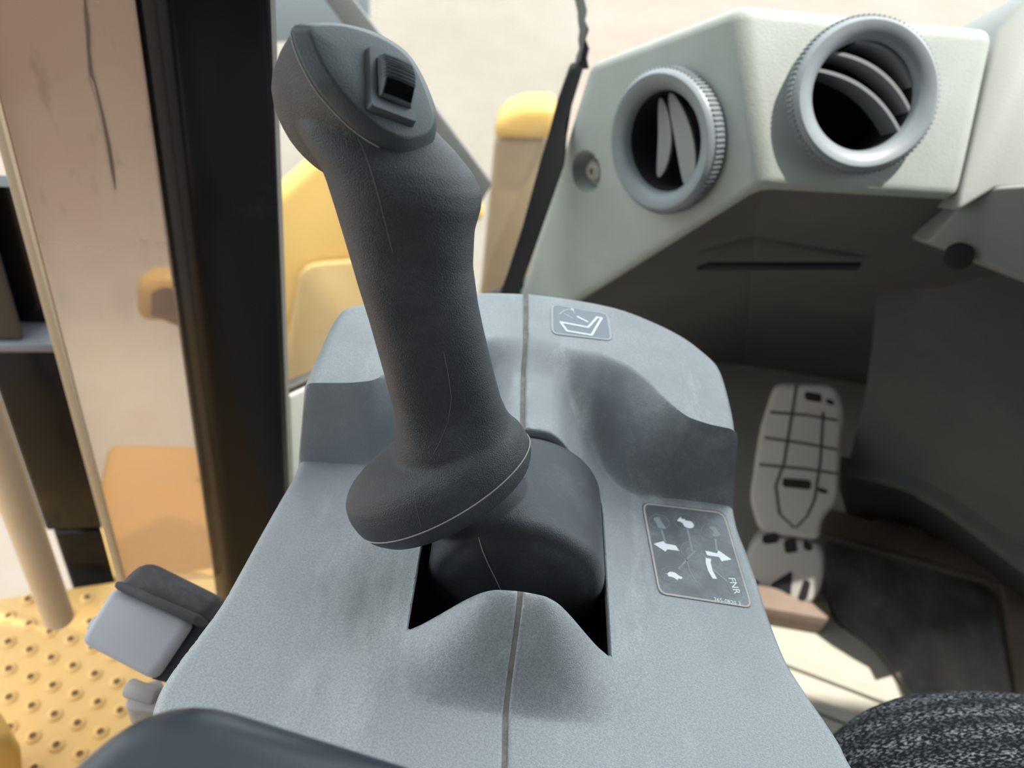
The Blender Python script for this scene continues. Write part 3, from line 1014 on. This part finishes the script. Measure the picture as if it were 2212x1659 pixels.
# footwell: front bulkhead, right bulkhead, floor
ZF = -.45
fl_ = lambda x, y: onz(x, y, ZF)
k1 = D3 + nrm(bk) * .03; k2 = C3 + nrm(bk) * .03; k0 = E3 + nrm(bk) * .03
b0 = np.array([-.10, .80, ZF]); b1 = np.array([.42, .80, ZF]); b2_ = np.array([1.25, .78, ZF])
g = G()
kr = C3 + np.array([.5, -.02, -.10])
g.add([k0, k1, b1, b0], [(0, 1, 2, 3)])
g.add([k1, k2, np.array([b2_[0], b2_[1], ZF]), b1], [(0, 1, 2, 3)])
struct('wall_front', g, M_KICK, 'dark kick panel below the dashboard', 'kick panel', fix=False)
# curved right bulkhead with a rolled lower lip
g = G()
lipu = [(1832, 1000), (1900, 1010), (1980, 1030), (2060, 1075), (2130, 1125), (2250, 1215)]
lips = [at(x, y, 1.02 - .0003 * (x - 1832)) for x, y in lipu]
tops = [at(x, y, .84) for x, y in ((1900, 540), (1960, 500), (2010, 470), (2070, 450), (2140, 440), (2300, 430))]
rows = []
for k in range(9):
    t = k / 8
    rows.append([a + (b - a) * t - nrm(bk) * .03 * math.sin(t * math.pi) for a, b in zip(tops, lips)])
rows.append([p + np.array([-.004, -.012, -.008]) for p in lips])
rows.append([p + np.array([-.002, -.004, -.020]) for p in lips])
rows.append([p + np.array([.0, .04, -.026]) for p in lips])
rows.append([np.array([*fl_(x, y + (125 if x < 1900 else 110))[:2], ZF]) for x, y in lipu])
rows = [list(r_) + [r_[-1] + np.array([.35, .14, 0])] for r_ in rows]
g.loft(rows, cap=False, closed=False)
struct('trim_4', g, M_KICK, 'dark moulded bulkhead with a curved lower lip', 'bulkhead', fix=False)
# long slot in the kick panel
kn = nrm(np.cross(k2 - k1, np.array([b2_[0], b2_[1], ZF]) - k1))
if np.dot(kn, CC - k1) < 0: kn = -kn
KP = lambda x, y: onp(x, y, k1 + kn * .002, kn)
g = G(); g.prism([KP(1505, 575), KP(1530, 566), KP(1860, 566), KP(1850, 575)], kn * .004)
tag(build('kick_slot', g, M_DARK), 'long thin black slot across the dark kick panel', 'slot')

fin = nw * (.03 if np.dot(nw[:2], CC[:2] - w0) > 0 else -.03)
g2 = G(); g2.prism([(-.115, -1.33, ZF), (1.38, -1.33, ZF), (1.38, .90, ZF), (w1[0] + .02, .90, ZF), (w1[0] + fin[0], w1[1] + fin[1], ZF), (w0[0] * .3 + w1[0] * .7 + fin[0], w0[1] * .3 + w1[1] * .7 + fin[1], ZF), (-.115, .10, ZF)], (0, 0, -.04))
struct('floor', g2, M_FLOOR, 'pale dusty cab floor with a sunlit patch', 'floor')
# ribs pressed in the floor plate
rib = lambda a, b, w, h: G().prism([fl_(*a), fl_(*b), fl_(b[0] + w[0], b[1] + w[1]), fl_(a[0] + w[0], a[1] + w[1])], (0, 0, h))
sr = build('floor_ridge', merge(rib((1640, 1395), (2030, 1545), (-6, 22), .006), rib((1600, 1450), (1980, 1600), (-6, 26), .006)), M_FLOOR, bevel=.003)
tag(sr, 'two low pressed ridges running across the pale floor', 'floor trim', kind='structure')
# mat
matp = rounded([fl_(1770, 1170), fl_(2140, 1275), fl_(2182, 1530), fl_(2000, 1560), fl_(1885, 1400), fl_(1795, 1345)], .02)
g = G(); g.prism(matp, (0, 0, .008))
tag(build('floor_mat', g, M_MAT, bevel=.003), 'dusty dark rubber floor mat right of the pedal', 'floor mat')
g = G(); g.prism([fl_(2155, 1270), fl_(2300, 1310), fl_(2330, 1560), fl_(2192, 1535)], (0, 0, .010))
tag(build('floor_plate', g, M_RUST, bevel=.003), 'brown dusty floor plate beside the dark mat at the right edge', 'floor plate')
g = G(); g.prism([fl_(1770, 1105), fl_(2290, 1250), fl_(2290, 1300), fl_(1765, 1150)], (0, 0, .012))
g2 = G(); g2.prism([fl_(1770, 1150), fl_(2290, 1300), fl_(2290, 1320), fl_(1768, 1165)], (0, 0, .004))
tag(build('floor_sill', g, M_RUST, bevel=.003), 'rusty brown sill along the foot of the bulkhead', 'sill')

# ---- pedal
PZ = .99
pn = None
pt0 = at(1738, 830, .94); pb0 = at(1690, 1150, .965)
axp = nrm(pt0 - pb0); pnn = nrm(np.cross(nrm(np.cross(axp, CC - pt0)), axp))
pnn = nrm((CC - pt0) - axp * np.dot(CC - pt0, axp))
PPt = lambda x, y, d=0: onp(x, y, pt0 + pnn * d, pnn)
pedal = thing('foot_pedal', 'dusty grey ribbed foot pedal standing on the cab floor', 'pedal', fl_(1700, 1350))
outl = rounded([PPt(1672, 828), PPt(1805, 832), PPt(1822, 880), PPt(1812, 1085), PPt(1776, 1122), PPt(1772, 1172), PPt(1640, 1152), PPt(1618, 1080), PPt(1640, 930)], .012)
g = G(); g.prism(outl, -pnn * .018)
build('pedal_pad', g, M_PEDAL, pedal, bevel=.006, seg=3)
g = G()
line = lambda pts, w, d=.0006: g.loft([[PPt(x, y, d) + CR * 0 + axp * w, PPt(x, y, d) - axp * w, PPt(x, y, -.004) - axp * w, PPt(x, y, -.004) + axp * w] for x, y in pts])
g.loft([[PPt(x, y, .0005), PPt(x + 4, y + 7, .0005), PPt(x + 4, y + 7, -.004), PPt(x, y, -.004)] for x, y in ((1662, 887), (1740, 893), (1808, 905))])
g.loft([[PPt(x, y, .0005), PPt(x + 4, y + 7, .0005), PPt(x + 4, y + 7, -.004), PPt(x, y, -.004)] for x, y in ((1650, 942), (1740, 955), (1808, 968))])
g.loft([[PPt(x, y, .0005), PPt(x + 4, y + 7, .0005), PPt(x + 4, y + 7, -.004), PPt(x, y, -.004)] for x, y in ((1638, 1000), (1740, 1010), (1808, 1020))])
g.loft([[PPt(x, y, .0005), PPt(x + 7, y, .0005), PPt(x + 7, y, -.004), PPt(x, y, -.004)] for x, y in ((1717, 832), (1708, 890), (1690, 1000), (1672, 1050), (1680, 1110), (1712, 1140))])
g.loft([[PPt(x, y, .0005), PPt(x + 7, y, .0005), PPt(x + 7, y, -.004), PPt(x, y, -.004)] for x, y in ((1775, 890), (1768, 1000), (1756, 1080), (1740, 1115), (1716, 1140))])
tag(build('tread_groove', g, M_GROOVE, pedal), 'darker grooves in the pedal tread')
for a_, b_ in (((1738, 845), (1775, 870)), ((1784, 860), (1802, 877)), ((1690, 1032), (1752, 1058)), ((1766, 1052), (1788, 1068))):
    g = G(); g.prism(rounded([PPt(a_[0], a_[1], .0008), PPt(b_[0], a_[1] + 6, .0008), PPt(b_[0], b_[1], .0008), PPt(a_[0], b_[1] - 6, .0008)], .004), -pnn * .003)
    build('tread_slot', g, M_DARK, pedal)
# lower hinge arm with deep pockets
ha = pb0 + axp * .0
g = G()
g.prism(rounded([PPt(1640, 1155), PPt(1772, 1175), PPt(1782, 1215), PPt(1776, 1270), PPt(1752, 1310), PPt(1650, 1300), PPt(1610, 1265), PPt(1608, 1200)], .014), -pnn * .05)
arm = build('pedal_arm', g, M_PEDAL, pedal, bevel=.006, seg=3)
for q in ([(1645, 1158), (1678, 1150), (1682, 1172), (1648, 1176)], [(1692, 1168), (1716, 1162), (1724, 1192), (1696, 1196)], [(1735, 1165), (1756, 1178), (1752, 1192), (1735, 1186)],
          [(1664, 1262), (1712, 1232), (1708, 1292), (1664, 1288)], [(1738, 1250), (1752, 1258), (1742, 1298), (1722, 1298)], [(1618, 1250), (1640, 1255), (1640, 1285), (1625, 1280)]):
    g = G(); g.prism(rounded([PPt(x, y, .0008) for x, y in q], .004), -pnn * .003); build('arm_pocket', g, M_DARK, pedal)
g = G(); g.prism(rounded([fl_(1610, 1290), fl_(1770, 1330), fl_(1775, 1372), fl_(1600, 1340)], .01), (0, 0, .03))
build('pedal_base', g, M_RUST, pedal, bevel=.004)

# ---- outside machine parts seen through the window
# yellow guard: big sloping plate
def solid(px_poly, t0, depth, mat, name, label, cat, bevel=.01, dirn=None):
    n_ = nrm(np.r_[ray(*px_poly[0])[:2], 0])
    p0 = at(*px_poly[0], t0)
    poly = [onp(x, y, p0, n_) for x, y in px_poly]
    g = G(); g.prism(poly, n_ * depth if dirn is None else np.array(dirn) * depth)
    o = build(name, g, mat, bevel=bevel, seg=3)
    return tag(o, label, cat)


solid([(560, 455), (600, 425), (690, 345), (820, 330), (960, 340), (1000, 420), (1048, 440), (1052, 480), (1010, 492), (900, 640), (800, 880), (560, 900)], 1.7, .07, M_YEL, 'machine_guard', 'large yellow machine guard seen through the window behind the joystick', 'machine part', .02)
gp = bpy.data.objects['machine_guard']
n_ = nrm(np.r_[ray(700, 600)[:2], 0]); p0 = at(560, 455, 1.69); 
n_ = nrm(np.r_[ray(560, 455)[:2], 0])
g = G(); g.prism(rounded([onp(x, y, p0, n_) for x, y in ((650, 566), (830, 552), (880, 890), (590, 890))], .04), -n_ * .015)
gpl = build('guard_plate', g, plastic('yellow_paint_worn', (.46, .29, .10), .6, dust=(.4, .7), dustcol=(.52, .36, .16), dscale=8), gp, bevel=.006)
postg = solid([(1068, 300), (1182, 300), (1180, 700), (1030, 700)], 2.0, .08, M_TANPAINT, 'lift_post', 'tan dusty upright post outside, capped in yellow', 'machine part', .02)
g = G(); n_ = nrm(np.r_[ray(1120, 280)[:2], 0]); p0 = at(1120, 280, 1.97)
poly = [onp(x, y, p0, n_) for x, y in ((1062, 302), (1070, 268), (1095, 245), (1130, 233), (1200, 232), (1198, 305))]
g.prism(poly, n_ * .12)
cap = build('post_cap', g, M_YEL, postg, bevel=.02, seg=3); cap['label'] = 'rounded yellow cap'
solid([(560, -80), (800, -80), (800, 88), (560, 95)], 3.4, .08, M_BLUEGREY, 'machine_box', 'blurred blue grey box outside behind the top of the joystick', 'machine part', .02)
solid([(672, -40), (735, -40), (1064, 398), (1034, 450)], .9, .01, plastic('streak_grey', (.13, .125, .12), .5), 'glass_streak', 'pale slanting bar behind the joystick head, in place of a light streak in the glass', 'streak', .002)  # solid bar added in place of a pale streak of light in the glass

# ---- open door on the left: dusty glass pane and black frame tubes
pq0 = ql + np.array([.004, -.004]); pq1 = vline(110, 640, .62)
M_DOOR, nt, mx2, df = mat_glass('door_glass', (.98, .95, .90), .8, (.36, .245, .185))
tc = nt.nodes.new('ShaderNodeTexCoord')
sep = nt.nodes.new('ShaderNodeSeparateXYZ'); nt.links.new(tc.outputs['Generated'], sep.inputs[0])
hgt = ramp(nt, sep.outputs['Z'], .17, .35, (.30, .30, .30), (.97, .97, .97))
bwn = ramp(nt, noise(nt, 9, 4, .6), .3, .75, (.86, .86, .86), (1, 1, 1))
nt.links.new(mul(nt, hgt, bwn), mx2.inputs[0])
spots = ramp(nt, noise(nt, 60, 3, .5, stretch=(1, 1, .45)), .60, .70)
nt.links.new(mixc(nt, mul(nt, spots, .5), (.36, .245, .185), (.23, .155, .118)), df.inputs[0])
zt = 1.1; zbd = upz(262, 1262, pq1)[2]
door = thing('door_1', 'dusty tan glass door left of the black post', 'door', (*pq1, zbd), kind='structure')
pdir = nrm(np.r_[pq1 - pq0, 0]); pnrm = nrm(np.cross(pdir, (0, 0, 1)))
g = G(); g.prism([(*pq0, zbd), (*pq1, zbd), (*pq1, zt), (*pq0, zt)], pnrm * .005)
build('door_pane', g, M_DOOR, door)
g = G(); g.box((*(pq1 + pdir[:2] * .003), (zt + zbd) / 2), .006, .008, zt - zbd, (pdir, pnrm, (0, 0, 1)))
tag(build('pane_edge', g, plastic('glass_edge', (.62, .50, .36), .3), door, bevel=.001), 'pale bright edge of the glass')
# dribble of oil on the pane
on = lambda x, y: onp(x, y, np.array([*pq0, 0]) - pnrm * (.0006 if np.dot(pnrm, CC - np.array([*pq0, 0])) < 0 else -.0056), pnrm)
st = [(182, -10, 2), (190, 60, 4), (192, 110, 3), (197, 160, 4), (205, 180, 2), (222, 250, 3), (236, 320, 4), (243, 365, 4), (250, 410, 1)]
g = G(); g.loft([[on(x - w, y), on(x + w, y)] for x, y, w in st], closed=False)
build('oil_streak', g, plastic('oil', (.10, .07, .052), .6), door, fix=False)

# black post beyond the pane, with bracket
b_xy = vline(75, 850, .80)
bl = vline(10, 700, .82); br = vline(125, 700, .80)
far_ = nrm(np.r_[(bl + br) / 2 - CC[:2], 0])[:2]
rail = thing('door_post', 'black square door post beyond the glass edge', 'post', (*bl, -.45))
zlow = upz(170, 1330, br)[2]; zj = upz(90, 735, br)[2]; zk = upz(150, 1135, br)[2]
pa = vline(0, 800, .82); pb = vline(120, 780, .80)
g = G(); g.prism([(*p, zlow - .1) for p in (pa, pb, pb + far_ * .05, pa + far_ * .05)], (0, 0, zk - zlow + .1 - .002))
build('lower_tube', g, M_POST, rail, bevel=.004)
pc = pb + (pa - pb) * .0; pd_ = pa + (pa - pb) * .15
g = G(); g.prism([(*p, zk) for p in (pd_, pc + (pb - pa) * .12, pc + far_ * .06 + (pb - pa) * .12, pd_ + far_ * .06)], (0, 0, zj - zk))
build('upper_tube', g, M_POST, rail, bevel=.004)
g = G(); g.prism([(*p, zj) for p in (pd_ - far_ * .004, pc + (pb - pa) * .12 - far_ * .004, pc + far_ * .06 + (pb - pa) * .12, pd_ + far_ * .06)], (0, 0, .010))
tag(build('bracket', g, plastic('bracket_grey', (.16, .16, .18), .35), rail, bevel=.003), 'grey plate across the post')
g = G(); g.prism([(*p, zj + .01) for p in (pd_ - (pb - pa) * .6, pc - (pb - pa) * .42, pc - (pb - pa) * .42 + far_ * .05, pd_ - (pb - pa) * .6 + far_ * .05)], (0, 0, .5))
build('top_tube', g, plastic('tube_charcoal', (.03, .03, .036), .35), rail, bevel=.004)
g = G(); g.prism([(*p, zj + .01) for p in (pc - (pb - pa) * .42 + far_ * .03, pc + (pb - pa) * .2 + far_ * .03, pc + (pb - pa) * .2 + far_ * .05, pc - (pb - pa) * .42 + far_ * .05)], (0, 0, upz(50, 440, pc)[2] - zj - .01))
build('inner_tube', g, M_BLACKGLOSS, rail)

# tan grab rail in front of the post
ra = at(-20, 820, .74); rb_ = at(127, 1335, .80)
ra = np.array([*ra[:2], ra[2]])
g = G(); top_ = upz(-25, 790, rb_[:2])
g.tube([rb_, rb_ + np.array([0, 0, .02]), np.array([rb_[0], rb_[1], .9])], .0118, 20)
gr = build('grab_rail', g, plastic('rail_tan', (.52, .36, .225), .5, dust=(.4, .7), dustcol=(.6, .47, .36), dscale=20)); tag(gr, 'round tan grab rail rising from the yellow step', 'grab rail')

# yellow step plate with raised nubs
ZS = -.50
sp = lambda x, y: onz(x, y, ZS)
edge_a = sp(-60, 1300); edge_b = sp(205, 1262)
ed = nrm((edge_b - edge_a)); nd_ = np.array([ed[1], -ed[0], 0])
step = thing('step_plate', 'yellow metal step plate with rows of raised nubs', 'step', (edge_a + edge_b) / 2 + nd_ * .2)
o_ = edge_a - ed * .3
g = G(); g.prism([o_, o_ + ed * .62, o_ + ed * .62 + nd_ * .9, o_ + nd_ * .9], (0, 0, -.02))
build('plate', g, M_YELPLATE, step, bevel=.003)
g = G(); gh = G()
n0 = sp(55, 1327); ux = sp(205, 1368) - sp(105, 1345) if False else None
va = (sp(340, 1450) - sp(18, 1332)) / 7.0
vb_ = (sp(22, 1572) - sp(18, 1332)) / 4.0
va = np.array([va[0], va[1], 0]); vb_ = np.array([vb_[0], vb_[1], 0])
for i in range(-3, 12):
    for j in range(-3, 10):
        p = sp(18, 1332) + va * i + vb_ * j
        v2 = p - CC; zc = v2 @ CF; X_, Y_ = W / 2 + FPX * (v2 @ CR) / zc, H / 2 - FPX * (v2 @ CU) / zc
        if -60 < X_ < 480 and 1290 < Y_ < 1760:
            g.lathe(p, (0, 0, 1), [(-.001, .0085), (.0008, .0070), (.0022, .0048), (.0024, .0034), (.0005, .0030)], 16)
            gh.lathe(p, (0, 0, 1), [(.0003, .0031), (.0012, .0031)], 12)
build('raised_nubs', g, M_YELPLATE, step, fix=False, angle=60)
build('nub_holes', gh, M_HOLE, step)
# added orange part in place of a reflected smear, and yellow deck under the pane
solid([(300, 620), (345, 600), (420, 605), (520, 700), (600, 760), (600, 700), (300, 700)], 1.5, .05, plastic('orange_yellow', (.42, .22, .035), .5), 'orange_smear', 'added orange yellow part behind the dusty door glass, in place of a reflected smear', 'machine part', .03)
g = G(); pf = [onz(x, y, -.75) for x, y in ((180, 1180), (230, 950), (620, 960), (620, 1400), (180, 1400))]
g.prism(pf, (0, 0, -.3))
tag(build('track_cover', g, plastic('yellow_deck', (.27, .13, .03), .6, dust=(.4, .7), dustcol=(.24, .15, .07), dscale=6), bevel=.02, seg=3), 'flat yellow machine deck below the dusty door glass', 'machine part')
solid([(205, 1258), (262, 1240), (262, 1300), (205, 1310)], 1.1, .1, M_YEL, 'step_corner', 'small bright yellow bracket at the corner of the step', 'bracket', .004)
solid([(-30, 1600), (30, 1598), (52, 1625), (60, 1720), (-30, 1720)], .80, .05, M_YEL, 'step_bracket', 'bright yellow bracket at the bottom left corner of the step', 'bracket', .008)

# ---- latch block at the foot of the post
ZL = -.10
lz = lambda x, y, z=ZL: onz(x, y, z)
latch = thing('door_latch', 'grey plastic latch block at the foot of the black post', 'latch', lz(300, 1400, -.16))
ln = nrm(-ray(300, 1370) + np.array([-.25, -.25, .35])); lp0 = lz(300, 1370)
LZ = lambda x, y, d=0: onp(x, y, lp0 + ln * d, ln)
ldp = nrm(np.array([.25, .35, -.9]) - ln * .3)
topq = [LZ(168, 1385), LZ(243, 1264), LZ(412, 1340), LZ(326, 1468)]
g = G(); g.prism(rounded(topq, .005, 5), ldp * .03)
build('latch_body', g, M_LATCH, latch, bevel=.006, seg=4, angle=50)
q2 = [LZ(243, 1266, .002), LZ(308, 1205, -.004), LZ(480, 1290, -.004), LZ(418, 1352, .002)]
g = G(); g.prism(rounded(q2, .008), ldp * .03)
tag(build('rubber_block', g, M_LATCHD, latch, bevel=.004, seg=2, angle=50), 'dark worn rubber block behind the grey face')
g = G(); g.prism([LZ(240, 1268, .006), LZ(250, 1250, .006), LZ(432, 1328, .006), LZ(420, 1350, .006)], ldp * .02)
build('rubber_lip', g, M_LATCHD, latch, bevel=.003)
g = G(); g.lathe(LZ(180, 1338, -.012), nrm(LZ(168, 1330) - LZ(330, 1400)), [(-.016, .0055), (-.008, .0055), (-.005, .004)], 20)
build('end_knob', g, M_LATCH, latch)
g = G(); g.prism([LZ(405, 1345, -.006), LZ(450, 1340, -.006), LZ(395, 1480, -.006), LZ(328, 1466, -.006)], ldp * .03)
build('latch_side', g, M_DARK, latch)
# hinge pin below the latch
zz = -.16
pin = thing('hinge_pin', 'dusty steel pin and bracket below the grey latch block', 'pin', lz(300, 1500, zz))
g = G(); g.tube([lz(275, 1484, zz), lz(300, 1494, zz), lz(340, 1505, zz)], [.0055, .0055, .0055], 14); build('pin_head', g, M_STEEL, pin, bevel=.002)
g = G(); g.prism(rounded([lz(268, 1512, zz), lz(300, 1480, zz), lz(350, 1460, zz), lz(360, 1540, zz), lz(275, 1535, zz)], .006), (0, 0, -.02)); build('pin_bracket', g, M_STEEL, pin, bevel=.003)

# ---- armrest in the near left corner
ZA = .088
az = lambda x, y, z=ZA: onz(x, y, z)
fl0 = az(338, 1450); fr0 = az(850, 1610)
ad = nrm(fr0 - fl0); ab = np.array([ad[1], -ad[0], 0]); 
if ab[1] > 0: ab = -ab
la = az(105, 1660); 
left_dir = nrm(np.r_[(la - fl0)[:2], 0])
polyA = [fl0, fr0 + ad * .08, fr0 + ad * .08 + ab * .16, la + left_dir * .12]
g = G(); g.prism(rounded(polyA, .022, 8), (0, 0, -.05))
armrest = build('armrest', g, M_ARM, bevel=.016, seg=6, angle=50)
tag(armrest, 'dark blue grey armrest pad in the near left corner', 'armrest')

# ---- seat cushion at the lower right
M_SEAT, nt, b = nodes('seat_weave')
tc = nt.nodes.new('ShaderNodeTexCoord')
mp = nt.nodes.new('ShaderNodeMapping'); mp.inputs['Rotation'].default_value = (0, 0, math.radians(-8)); nt.links.new(tc.outputs['Object'], mp.inputs[0])
mp2 = nt.nodes.new('ShaderNodeMapping'); mp2.inputs['Scale'].default_value = (1, 2.6, 1.5); nt.links.new(mp.outputs[0], mp2.inputs[0])
n1 = nt.nodes.new('ShaderNodeTexNoise'); n1.inputs['Scale'].default_value = 420; n1.inputs['Detail'].default_value = 2; nt.links.new(mp2.outputs[0], n1.inputs['Vector'])
wv = nt.nodes.new('ShaderNodeTexWave'); wv.bands_direction = 'Y'; wv.inputs['Scale'].default_value = 22; wv.inputs['Distortion'].default_value = 1.2; wv.inputs['Detail Scale'].default_value = 6
nt.links.new(mp.outputs[0], wv.inputs['Vector'])
fac = mul(nt, ramp(nt, n1.outputs['Fac'], .50, .66), mul(nt, mul(nt, wv.outputs['Fac'], .75), .30, 'ADD'))
nt.links.new(mixc(nt, fac, (.018, .018, .021), (.40, .40, .41)), b.inputs['Base Color'])
b.inputs['Roughness'].default_value = .95; b.inputs['Specular IOR Level'].default_value = .1
bump(nt, b, n1.outputs['Fac'], .8, .0012)
g = G()
SCN = at(2330, 1800, .45)
Rx, Ry, Rz_ = .155, .135, .075
ctr = np.array([SCN[0] + .073, SCN[1] - .021, SCN[2] - .096])
def sph(c, rx, ry, rz, ex=2.6, ez=2.4, n=64, m=32):
    rings = []
    for a in np.linspace(-math.pi / 2 + .02, math.pi / 2 - .02, m):
        ca, sa = math.cos(a), math.sin(a); kr = abs(ca) ** (2 / ez); kz = math.copysign(abs(sa) ** (2 / ez), sa)
        rings.append([c + np.array([rx * kr * math.copysign(abs(math.cos(t)) ** (2 / ex), math.cos(t)), ry * kr * math.copysign(abs(math.sin(t)) ** (2 / ex), math.sin(t)), rz * kz]) for t in np.linspace(0, 2 * math.pi, n, endpoint=False)])
    return G().loft(rings)
seat_o = build('seat_cushion', sph(ctr, Rx, Ry, Rz_), M_SEAT, angle=60)
tag(seat_o, 'dark grey woven fabric seat cushion in the lower right corner', 'seat cushion')

# ---- roof and rear of the cab (shade the console)
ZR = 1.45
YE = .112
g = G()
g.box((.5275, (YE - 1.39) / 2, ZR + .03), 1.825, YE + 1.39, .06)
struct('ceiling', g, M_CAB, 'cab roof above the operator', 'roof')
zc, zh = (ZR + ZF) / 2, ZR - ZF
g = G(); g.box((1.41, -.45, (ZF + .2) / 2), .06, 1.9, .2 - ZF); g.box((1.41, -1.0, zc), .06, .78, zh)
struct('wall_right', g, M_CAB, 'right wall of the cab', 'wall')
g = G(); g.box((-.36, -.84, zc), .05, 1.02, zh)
g.box((-.36, -.3, .90), .05, .70, 1.1)  # upper part reaching forward, added to cut off sky light from the left
struct('wall_left', g, M_CAB, 'left rear wall of the cab, with an added upper part blocking the sky', 'wall')
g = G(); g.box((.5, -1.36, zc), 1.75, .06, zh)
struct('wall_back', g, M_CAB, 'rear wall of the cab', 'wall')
